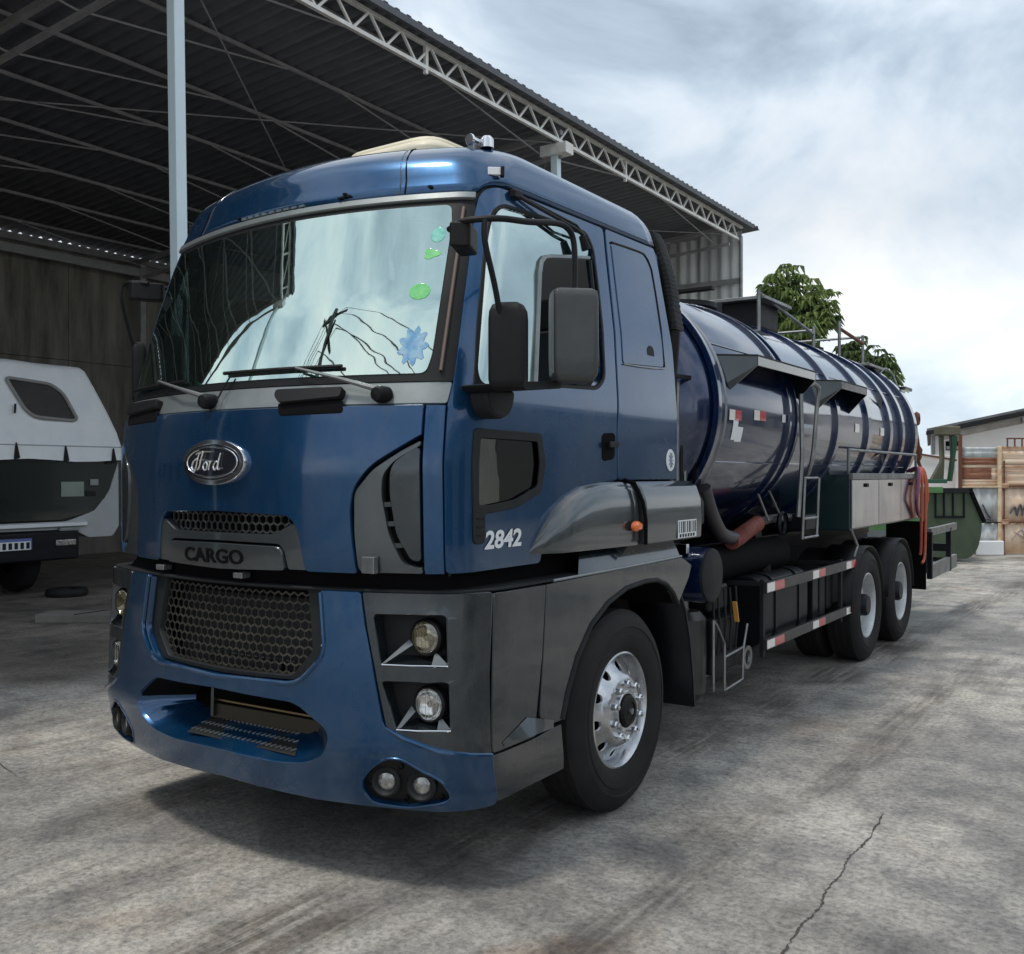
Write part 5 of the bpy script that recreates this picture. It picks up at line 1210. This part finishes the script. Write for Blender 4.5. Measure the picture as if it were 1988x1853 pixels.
# ================================================================== WHITE COVERED VEHICLE (left)
def covered_truck():
    # faces +x ; front plane at local x=0
    t = thing('covered_truck', 'white truck with a white tarpaulin hood parked under the shed at far left', 'truck', (-10, 4.1, 0))
    # canvas hood: side profile (x back), width y -1.95..1.9 ; rounded corner toward +y
    rows = [(2.16, 1.93, .05), (2.4, 1.86, .02), (2.7, 1.74, -.04), (3.1, 1.56, -.13), (3.32, 1.45, -.19), (3.38, 1.40, -.25), (3.41, 1.25, -.40)]
    V = []; F = []
    def outline(hw, xf):
        pts = [(-3.2, hw)]; r = .12
        for k in range(6):
            a = PI/2*(1-k/5); pts.append((xf-r+r*math.cos(a), hw-r+r*math.sin(a)))
        ys = [hw-r-(2*hw-2*r)*j/10 for j in range(1, 10)]; pts += [(xf+.015*math.sin(7*y), y) for y in ys]
        for k in range(6):
            a = -PI/2*k/5; pts.append((xf-r+r*math.cos(a), -hw+r+r*math.sin(a)))
        pts.append((-3.2, -hw)); return pts
    for z, hw, xf in rows: V += [(x, y, z+(.0 if z < 3.2 else .012*math.sin(5*y))) for x, y in outline(hw, xf)]
    n = len(outline(1, 0))
    for i in range(len(rows)-1):
        for j in range(n-1): F.append((i*n+j, i*n+j+1, (i+1)*n+j+1, (i+1)*n+j))
    F.append(tuple((len(rows)-1)*n+j for j in range(n)))
    cv = MB().add(V, F).build('tarpaulin', CANVAS, t, angle=55)
    # hem strip
    V = [(x+.02, y*1.003, 2.17) for x, y in outline(1.91, .05)]+[(x+.035, y*1.003, 1.955+.02*math.sin(y*4)) for x, y in outline(1.90, .05)]
    hm = MB().add(V, [(j, j+1, n+j+1, n+j) for j in range(n-1)]).build('tarpaulin_hem', CANVAS, t, angle=60)
    MB().tube([(x+.025, y*1.003, 2.17) for x, y in outline(1.91, .05)], .008, 5).build('hem_seam', mat('seam_grey', (.4, .43, .45), .7), cv)
    # rounded window in canvas
    def cw(a, b, o=0):
        z = b; xf = interp([(2.16, .05), (2.4, .02), (2.7, -.04), (3.1, -.13), (3.32, -.19)], z); return Vector((xf+.02+o, a, z))
    q = rnd([(.13, 3.13), (.80, 3.08), (.98, 2.95), (1.15, 2.58), (1.08, 2.55), (.50, 2.58), (.36, 2.68)], .08)
    patch(cw, q, (), .06, .01).build('hood_window', VINYL, cv)
    qq = q+[q[0]]; MB().tube([cw(a, b, .01) for a, b in qq], .025, 8).build('window_piping', mat('window_piping', (.28, .28, .27), .6), cv)
    for (y, z) in ((.18, 2.08), (.92, 2.05), (1.70, 2.03), (-.6, 2.08)):
        MB().prism(rnd([(y-.035, z-.12), (y, z+.13), (y+.05, z-.10)], .02), 'x', .075, .11).build('bungee_strap', BLACK, t)
    MB().tube([(0, .22, 2.75), (.02, .2, 2.62)], .015).build('toggle', BLACK, t)
    # dark windscreen
    V = [(.0, -1.8, 1.98), (.0, 1.85, 1.98), (.0, 1.62, 1.40), (.0, 1.35, 1.17), (.0, .9, 1.08), (.0, -.9, 1.08), (0, -1.5, 1.2)]
    wsn = MB().add(V, [tuple(range(7))]).build('windscreen', mat('black_windscreen', (.012, .02, .018), .12, 0, .6, var=.4), t)
    MB().box(.004, .012, .90, 1.26, 1.42, 1.64).build('paper_sheet', mat('pale_paper', (.26, .32, .28), .7, var=.2), wsn)
    MB().box(.004, .02, 1.36, 1.5, 1.58, 1.68).build('inside_lamp', STEEL, wsn, .01)
    MB().box(.004, .02, 1.30, 1.45, 1.42, 1.5).build('inside_box', DGREY, wsn, .01)
    # body under the screen
    MB().prism(rnd([(-1.3, .95), (.0, 1.05), (1.0, 1.05), (1.45, 1.20), (1.70, 1.50), (1.85, 1.95), (1.86, .95), (1.75, .80), (1.35, .80), (1.1, .93)], .03), 'x', -.6, -.01).build('front_body', mat('cab_white', (.42, .44, .45), .5, 0, .3, var=.1), t, .02)
    MB().box(-3.2, -.1, -1.7, 1.84, .85, 2.2).build('load_body', mat('cab_dark', (.05, .055, .05), .5, var=.1), t, .03)
    MB().box(-.02, .05, -1.2, 1.3, .98, 1.035).build('white_moulding', WHITE, t, .01)
    bp = MB().box(-.3, .12, -1.2, 1.12, .50, .92).build('front_bumper', NAVY, t, .03)
    MB().box(.12, .14, -.35, .38, .68, .84).build('licence_plate', mat('plate_blue', (.12, .16, .4), .5), bp)
    MB().box(.14, .143, -.33, .36, .68, .80).build('plate_face', DECAL, bp)
    for k in range(8): MB().box(.143, .146, -.30+k*.085, -.25+k*.085, .695, .785).build('plate_character', DGREY, bp)
    MB().box(.10, .15, .74, 1.06, .70, .80).build('fog_lamp', LENS2, bp, .02)
    MB().box(.0, .08, .84, 1.15, .88, .97).build('indicator', LGREY, bp, .02)
    for (y, x) in ((-.9, -.9), (.62, -.9), (-.9, -2.6), (.62, -2.6)):
        wq = MB().lathe([(.2, -.14), (.42, -.14), (.48, -.10), (.50, 0), (.48, .10), (.42, .14), (.2, .14)], (x+.2, y, .50), 'y', 40).build('wheel', RUBBER, t)
        MB().lathe([(.0005, .1), (.26, .1), (.28, .14)], (x+.2, y, .50), 'y', 24).build('rim', STEEL, wq)
covered_truck()

def clutter():
    o = thing('concrete_slab', 'low pale concrete slab lying on the shed floor beside the truck cab', 'slab', (-7.2, 3.55, 0), math.radians(34))
    MB().box(-.45, .45, -.16, .2, 0, .10).build('slab_body', mat('pale_slab', (.22, .21, .19), .85, var=.3), o, .01)
    MB().bar((.02, -.17, .105), (.25, .2, .105), .012, .006).build('slab_crack', VOID, o)
    t = thing('old_tyre', 'small dark worn tyre lying flat on the shed floor under the covered truck bumper', 'tyre', (-9.8, 4.75, 0))
    t.location.x = -9.6; t.location.y = 4.85; t.scale = (.62, .62, .5)
    MB().lathe([(.22, .02), (.3, 0), (.42, .0), (.46, .06), (.46, .16), (.42, .22), (.3, .22), (.22, .2)], (0, 0, 0), 'z', 36).build('tyre_carcass', RUBBER, t)
    MB().lathe([(.22, .03), (.2, .1), (.22, .19)], (0, 0, 0), 'z', 36).build('tyre_bead', NAVY, t)
clutter()

# ================================================================== YARD END: fence, skip, building, trees
YO = Vector((-.18, 19.75, 0)); YA = math.radians(34.8)
def yard_thing(name, label, cat, a, b, group=None):
    return thing(name, label, cat, YO+Matrix.Rotation(YA, 3, 'Z') @ Vector((a, b, 0)), YA, group)
def squiggle(mb_fn, pts, r, m, parent):
    P = cat_rom([(x, z, 0) for x, z in pts], 5); MB().tube([mb_fn(p.x, p.y) for p in P], r, 5).build('graffiti_stroke', m, parent)
GRAF = mat('graffiti_paint', (.09, .085, .10), .8); GRAF2 = mat('graffiti_faded', (.32, .27, .29), .85)
def fence():
    f = yard_thing('rusty_sheet_fence', 'tall rusty painted sheet metal fence with graffiti at the far right', 'fence', 0, 0)
    # columns 0.. : widths
    cols = [(0.0, .78), (.88, 2.05), (2.13, 3.3), (3.38, 4.55), (4.63, 5.8)]
    mats_low = [BLUEG, PEACH, PEACH, BLUEG, PEACH]
    def wav(x0, x1, z0, z1, m, nm, amp=.018, vert=False):
        V = []; F = []; n = max(6, int((z1-z0)/.06)) if not vert else max(6, int((x1-x0)/.05))
        if not vert:
            for k in range(n+1):
                z = z0+(z1-z0)*k/n; y = amp*math.sin(k*2.1+x0*9)*(.6+.4*math.sin(k*.7)); V += [(x0, y, z), (x1, y, z)]
        else:
            for k in range(n+1):
                x = x0+(x1-x0)*k/n; y = amp*.5*math.sin(k*1.6); V += [(x, y, z0), (x, y, z1)]
        o = MB().add(V, [(2*i, 2*i+1, 2*i+3, 2*i+2) for i in range(n)]).build(nm, m, f, angle=80)
        md = o.modifiers.new('t', 'SOLIDIFY'); md.thickness = .012; return o
    for i, (a, b) in enumerate(cols):
        if i == 0:
            wav(a, b-.0, 2.12, 2.34, BLUEG, 'fence_sheet'); wav(a, b, 1.96, 2.115, RUSTD, 'fence_sheet'); wav(a, b, 1.90, 1.955, PEACH, 'fence_sheet')
            wav(a+.02, b-.12, 1.64, 1.895, RUSTD, 'fence_sheet'); wav(b-.12, b, 1.64, 1.895, PEACH, 'fence_sheet'); wav(a, b, 1.50, 1.635, PEACH, 'fence_sheet')
        else:
            wav(a, b, 2.27, 2.36, RUST, 'fence_sheet', .01); wav(a, b, 1.95, 2.265, PEACH, 'fence_sheet', .022); wav(a, b, 1.86, 1.945, RUST, 'fence_sheet', .015); wav(a, b, 1.78, 1.855, PEACH, 'fence_sheet', .02); wav(a, b, 1.50, 1.775, PEACH, 'fence_sheet')
        wav(a+.005, b, .72, 1.465, mats_low[i], 'fence_sheet', .02, True); wav(a+.005, b, .02, .70, BLUEG if i == 0 else PEACH, 'fence_sheet', .02, True)
        MB().bar((a, -.03, 1.485), (b+.08, -.03, 1.485), .05, .035).build('fence_rail', RUSTB if i else CREAMP, f)
        MB().bar((a, -.035, .71), (b+.08, -.035, .71), .03, .025).build('fence_rail', RUSTB if i else DGREY, f)
    for (a, b) in ((.785, .865), (2.06, 2.12), (3.31, 3.37), (4.56, 4.62)):
        MB().box(a, b, -.05, .03, 0, 2.36).build('fence_post', CREAMP, f, .01)
        MB().tube([(b+.05, -.05, 0), (b+.05, -.05, 2.05)], .016, 6).build('gate_rod', RUSTB, f)
        for z in (.72, 1.5): MB().box(b+.0, b+.14, -.085, -.03, z-.055, z+.055).build('gate_hinge', RUST, f, .015)
    MB().box(-.05, .0, -.06, .03, 1.4, 2.62).build('fence_post', RUSTB, f, .005)
    MB().bar((.98, -.02, 2.53), (2.9, -.02, 2.53), .03, .03).build('top_bar', RUSTB, f)
    for k in range(12): MB().bar((1.0+k*.16, -.02, 2.36), (1.0+k*.16, -.02, 2.53), .025, .025).build('top_spike', RUSTB, f)
    MB().box(.28, .88, -.14, -.06, .0, .32).build('white_block', WHITE, f, .03)
    g = lambda x, z: (x, -.045, z)
    squiggle(g, [(1.05, .9), (1.15, 1.05), (1.2, .85), (1.27, 1.1), (1.33, .88)], .018, GRAF, f)
    squiggle(g, [(1.3, .85), (1.45, 1.25), (1.55, .95), (1.62, 1.35), (1.75, 1.0), (1.7, .85), (1.55, .9), (1.6, 1.1)], .02, GRAF, f)
    squiggle(g, [(1.45, 1.3), (1.6, 1.42), (1.8, 1.3), (1.72, 1.05), (1.9, .9), (2.0, 1.3)], .014, GRAF, f)
    squiggle(g, [(1.1, 1.0), (1.3, 1.02), (1.5, .98), (1.8, 1.12)], .01, GRAF, f)
    squiggle(g, [(1.1, .35), (1.3, .55), (1.4, .3), (1.55, .6), (1.7, .35), (1.85, .62), (1.95, .4)], .016, GRAF2, f)
    squiggle(g, [(1.15, .5), (1.35, .4), (1.6, .45), (1.9, .5)], .012, GRAF2, f)
    squiggle(g, [(1.3, .3), (1.5, .22), (1.7, .33), (1.9, .25)], .01, GRAF2, f)
    squiggle(g, [(.25, 1.35), (.33, 1.0), (.4, .8)], .02, GRAF, f); squiggle(g, [(.45, 1.1), (.55, .9), (.62, .8), (.5, .78)], .016, GRAF, f)
    squiggle(g, [(.3, .76), (.5, .78), (.7, .75)], .012, GRAF, f)
fence()
def boundary_wall():
    w_ = yard_thing('white_boundary_wall', 'white rendered wall between the tank lorry tail and the rusty fence', 'wall', 0, .25)
    for k in range(9): MB().box(-.85*(k+1)+.004, -.85*k-.004, 0, .18, 0, 2.18+(.06 if k == 1 else 0)+.02*k).build('wall_panel', WALLW, w_, .01)
    MB().bar((-.95, -.04, 2.22), (.0, -.04, 2.06), .03, .04).build('pipe_run', RUSTB, w_)
boundary_wall()
def skip():
    s = yard_thing('green_skip', 'green steel waste skip with ribbed side standing before the white wall', 'skip', -1.55, -1.6)
    q = [(-.2, .12), (.95, .05), (1.13, .25), (1.22, .65), (1.18, 1.0), (1.0, 1.46), (-.2, 1.50)]
    b = MB().prism(rnd(q, [.0, .15, .12, .2, .15, .03, .0]), 'y', 0, 2.2).build('skip_body', SKIPD, s, .01)
    MB().box(-1.0, .02, -.04, 2.0, .25, 1.5).build('skip_end', SKIPG, s, .01)
    MB().box(-1.02, .40, -.06, -.01, 1.38, 1.5).build('skip_rim', SKIPG, s, .006)
    MB().box(.40, 1.0, -.05, -.01, 1.38, 1.48).build('skip_rim', DGREY, s, .006)
    for x in (.25, .42, .6, .82): MB().box(x, x+.03, -.035, -.005, .9, 1.40).build('skip_rib', NAVY, s, .004)
    MB().box(.25, .85, -.035, -.005, .88, .92).build('skip_rib', NAVY, s)
    MB().bar((.95, -.03, 1.46), (1.24, -.03, .80), .04, .07).build('skip_arm', VOID, s)
    # hoist frame on its far left
    fr = yard_thing('green_hoist_frame', 'dark green steel hoist frame rising behind the skip next to the tanker tail', 'hoist', -1.75, -2.4)
    MB().prism([(.38, 1.62), (.44, 1.62), (.50, 2.1), (.55, 2.48), (.42, 2.5), (.44, 2.1)], 'y', 0, .12).build('hoist_post', mat('dark_green_post', (.02, .07, .035), .5, var=.3), fr, .01)
    MB().prism([(.22, 1.62), (.34, 1.62), (.36, 2.1), (.34, 2.5), (.28, 2.5), (.30, 2.0), (.1, 1.64)], 'y', .15, .27).build('hoist_post', mat('olive_post', (.10, .10, .06), .5, var=.3), fr, .01)
    MB().box(.2, .58, -.05, .3, 2.5, 2.68).build('hoist_head', mat('hoist_head', (.13, .12, .08), .6, var=.4), fr, .03)
    MB().box(-.9, .34, 0, .2, 1.58, 1.66).build('hoist_beam', mat('dark_green_beam', (.02, .09, .05), .5), fr, .01)
    MB().box(-.75, -.55, .02, .2, 0, 1.58).build('hoist_leg', NAVY, fr, .01)
skip()
def white_house():
    h = yard_thing('white_warehouse', 'white warehouse with a grey sloping gable roof beyond the rusty fence', 'building', 3.45, 9.2)
    h.rotation_euler.z -= math.radians(24)
    # gable rising to the right
    poly = [(0, 0), (12, 0), (12, 4.9), (9.8, 5.05), (.35, 3.05), (0, 3.0)]
    MB().prism(poly, 'y', 0, .25).build('gable_wall', WALLW, h)
    MB().box(0, .25, .25, 14, 0, 2.95).build('side_wall', WALLW, h)
    V = [(-.1, -.55, 3.22), (9.9, -.55, 5.98), (9.9, 14, 5.98), (-.1, 14, 3.22)]
    MB().prism([(-.12, 3.02), (9.9, 5.14), (9.9, 5.26), (-.12, 3.16)], 'y', -.55, 14).build('roof', ROOFG, h)
    MB().prism([(9.9, 5.14), (19.8, 3.02), (19.8, 3.16), (9.9, 5.26)], 'y', -.55, 14).build('roof', ROOFG, h)
    MB().prism([(-.14, 2.96), (9.9, 5.09), (9.9, 5.18), (-.14, 3.08)], 'y', -.60, -.555).build('fascia_board', DGREY, h)
    MB().prism([(.25, 2.80), (9.8, 4.82), (9.8, 5.0), (.25, 2.99)], 'y', -.04, -.002).build('roof_edge_band', mat('grey_render', (.38, .36, .33), .8, col2=(.6, .58, .55), vscale=3), h)  # darker render band along the wall below the roof edge
    MB().box(.02, .12, -.06, 0, 0, 2.95).build('corner_trim', STEEL, h)
    wn = MB().box(.42, .86, -.03, .0, 2.50, 2.78).build('window', VOID, h)
    MB().box(.44, .84, -.036, -.03, 2.53, 2.63).build('window_pane', mat('dim_glass', (.3, .3, .28), .2), wn)
    for k in range(3): MB().box(2.5+k*.01+k*1.6, 2.58+k*1.6, -.5, .0, 3.30+k*.34, 3.46+k*.34).build('roof_bracket', STEEL, h)
white_house()

def tree(name, label, loc, H, crown, seed, leafm, group='trees behind the tank lorry'):
    random.seed(seed)
    t = thing(name, label, 'tree', loc, 0, group)
    hub = Vector((0, 0, H*.55))
    MB().tube(cat_rom([(0, 0, 0), (.1, 0, H*.25), (-.05, .05, H*.45), (0, 0, H*.62)], 4), [.16-.006*i for i in range(13)], 9).build('trunk', BARK, t)
    limbs = MB(); leaves = MB()
    for (cx, cy, cz, r) in crown:
        c = Vector((cx, cy, cz)); limbs.tube(cat_rom([hub, hub.lerp(c, .5)+Vector((0, 0, -.12)), c], 4), [.07, .065, .06, .055, .05, .045, .04, .03, .02], 6)
        n = int(80*r*r)+22
        for i in range(n):
            d = Vector((random.gauss(0, 1), random.gauss(0, 1), random.gauss(0, .8))).normalized()*r*random.uniform(.35, 1.05)
            p = c+d
            limbs.tube([c, p], .008, 4, False)
            # palmate drooping leaf cluster
            az = random.uniform(0, 2*PI)
            for k in range(7):
                a = az+k*2*PI/7+random.uniform(-.2, .2); L_ = random.uniform(.13, .37); dr = random.uniform(.5, 1.1)
                dv = Vector((math.cos(a), math.sin(a), .1)); side = Vector((-math.sin(a), math.cos(a), 0))*L_*.15
                m1 = p+dv*L_*.55+Vector((0, 0, -.02)); e_ = p+dv*L_+Vector((0, 0, -L_*dr))
                nn = len(leaves.v); leaves.v += [tuple(p), tuple(m1-side), tuple(e_), tuple(m1+side)]; leaves.f += [(nn, nn+1, nn+2), (nn, nn+2, nn+3)]
    limbs.build('limbs', BARK, t, kind='stuff')
    me = bpy.data.meshes.new('crown'); me.from_pydata(leaves.v, [], leaves.f); me.materials.append(leafm)
    o = bpy.data.objects.new('crown', me); COL.objects.link(o); o.parent = t; o['kind'] = 'stuff'
random.seed(21)
tree('broadleaf_tree', 'larger rounded green tree rising right above the tank lorry', (-6.15, 26.6, 0), 8.3,
     [(-.1, 0, 7.6, .75), (-.75, .1, 6.9, .7), (.75, 0, 7.0, .75), (0, .3, 6.7, .8), (-1.05, 0, 6.2, .55), (1.0, .1, 6.5, .5), (.1, 0, 6.0, .7), (-.4, 0, 7.2, .6), (.5, -.3, 6.2, .6), (-.7, .2, 5.6, .5), (.3, 0, 5.4, .5)], 11, LEAF2)
tree('broadleaf_tree', 'smaller drooping tree beyond the rear end of the tank', (-4.35, 27.9, 0), 6.2,
     [(-.2, 0, 5.5, .6), (.4, 0, 5.2, .55), (-.7, .1, 5.1, .5), (.75, 0, 4.6, .45), (.1, 0, 4.7, .55), (-.35, 0, 4.5, .5)], 12, LEAF)

# ================================================================== SURROUNDINGS (seen in the reflections)
def surroundings():
    # long corrugated warehouse across the yard
    w_ = thing('long_warehouse', 'long pale warehouse across the yard, seen only in reflections', 'building', (19, 14, 0))
    MB().box(0, 8, -22, 40, 0, 4.6).build('warehouse_wall', mat('pale_corrugated', (.42, .43, .42), .6, .2, 0, col2=(.3, .31, .3), vscale=3, stretch=(1, 4, .3)), w_)
    MB().prism([(-.5, 4.6), (4, 5.9), (8.5, 4.6)], 'y', -22.5, 40.5).build('warehouse_roof', ROOFG, w_)
    for k in range(7): MB().box(-.05, 0, -20+k*8, -16+k*8, .0, 3.4).build('roller_door', mat('dark_shutter', (.08, .085, .09), .6), w_)
    # street building behind the camera
    b = thing('storehouse', 'tall dark storehouse standing beyond the open end of the shed', 'building', (-6.2, -7.2, 0))
    MB().box(-26, 0, -9, 0, 0, 7.7).build('storehouse_wall', mat('grey_brown_render', (.12, .11, .10), .8, var=.3), b)
    MB().box(-26.2, .15, -9.2, .15, 7.7, 7.85).build('storehouse_roof', ROOFG, b)
    for k in range(6): MB().box(-3.2-k*3.6, -1.8-k*3.6, 0, .03, 1.4, 3.0).build('window', VOID, b)
    # utility pole
    u = thing('utility_pole', 'concrete utility pole with crossarms and cables behind the photographer', 'pole', (-5.0, -9.6, 0))
    MB().tube([(0, 0, 0), (0, 0, 11.6)], [.19, .11], 14).build('pole_shaft', mat('pole_concrete', (.08, .08, .075), .8), u)
    AR = mat('crossarm_wood', (.03, .025, .02), .8)
    for z, l, a in ((11.3, .95, .35), (10.4, .95, .9)):
        d = Vector((math.cos(a), math.sin(a), 0))*l; MB().bar(Vector((0, -.12, z))-d, Vector((0, -.12, z))+d, .11, .13).build('crossarm', AR, u)
    MB().bar((-.7, -.1, 11.2), (.5, -.1, 10.2), .09, .09).build('arm_brace', AR, u)
    for z, dx in ((11.4, -.9), (11.4, .0), (11.4, .9), (10.5, -.8), (10.5, .8)):
        for (tx, ty) in ((22, -4), (-40, -30)):
            p = Vector((dx*.8, dx*.35, z)); q = Vector((tx, ty+dx*2, z+.4)); pts = [p.lerp(q, k/8)+Vector((0, 0, -1.0*math.sin(PI*k/8))) for k in range(9)]
            MB().tube(pts, .014, 5).build('cable', VOID, u)
surroundings()
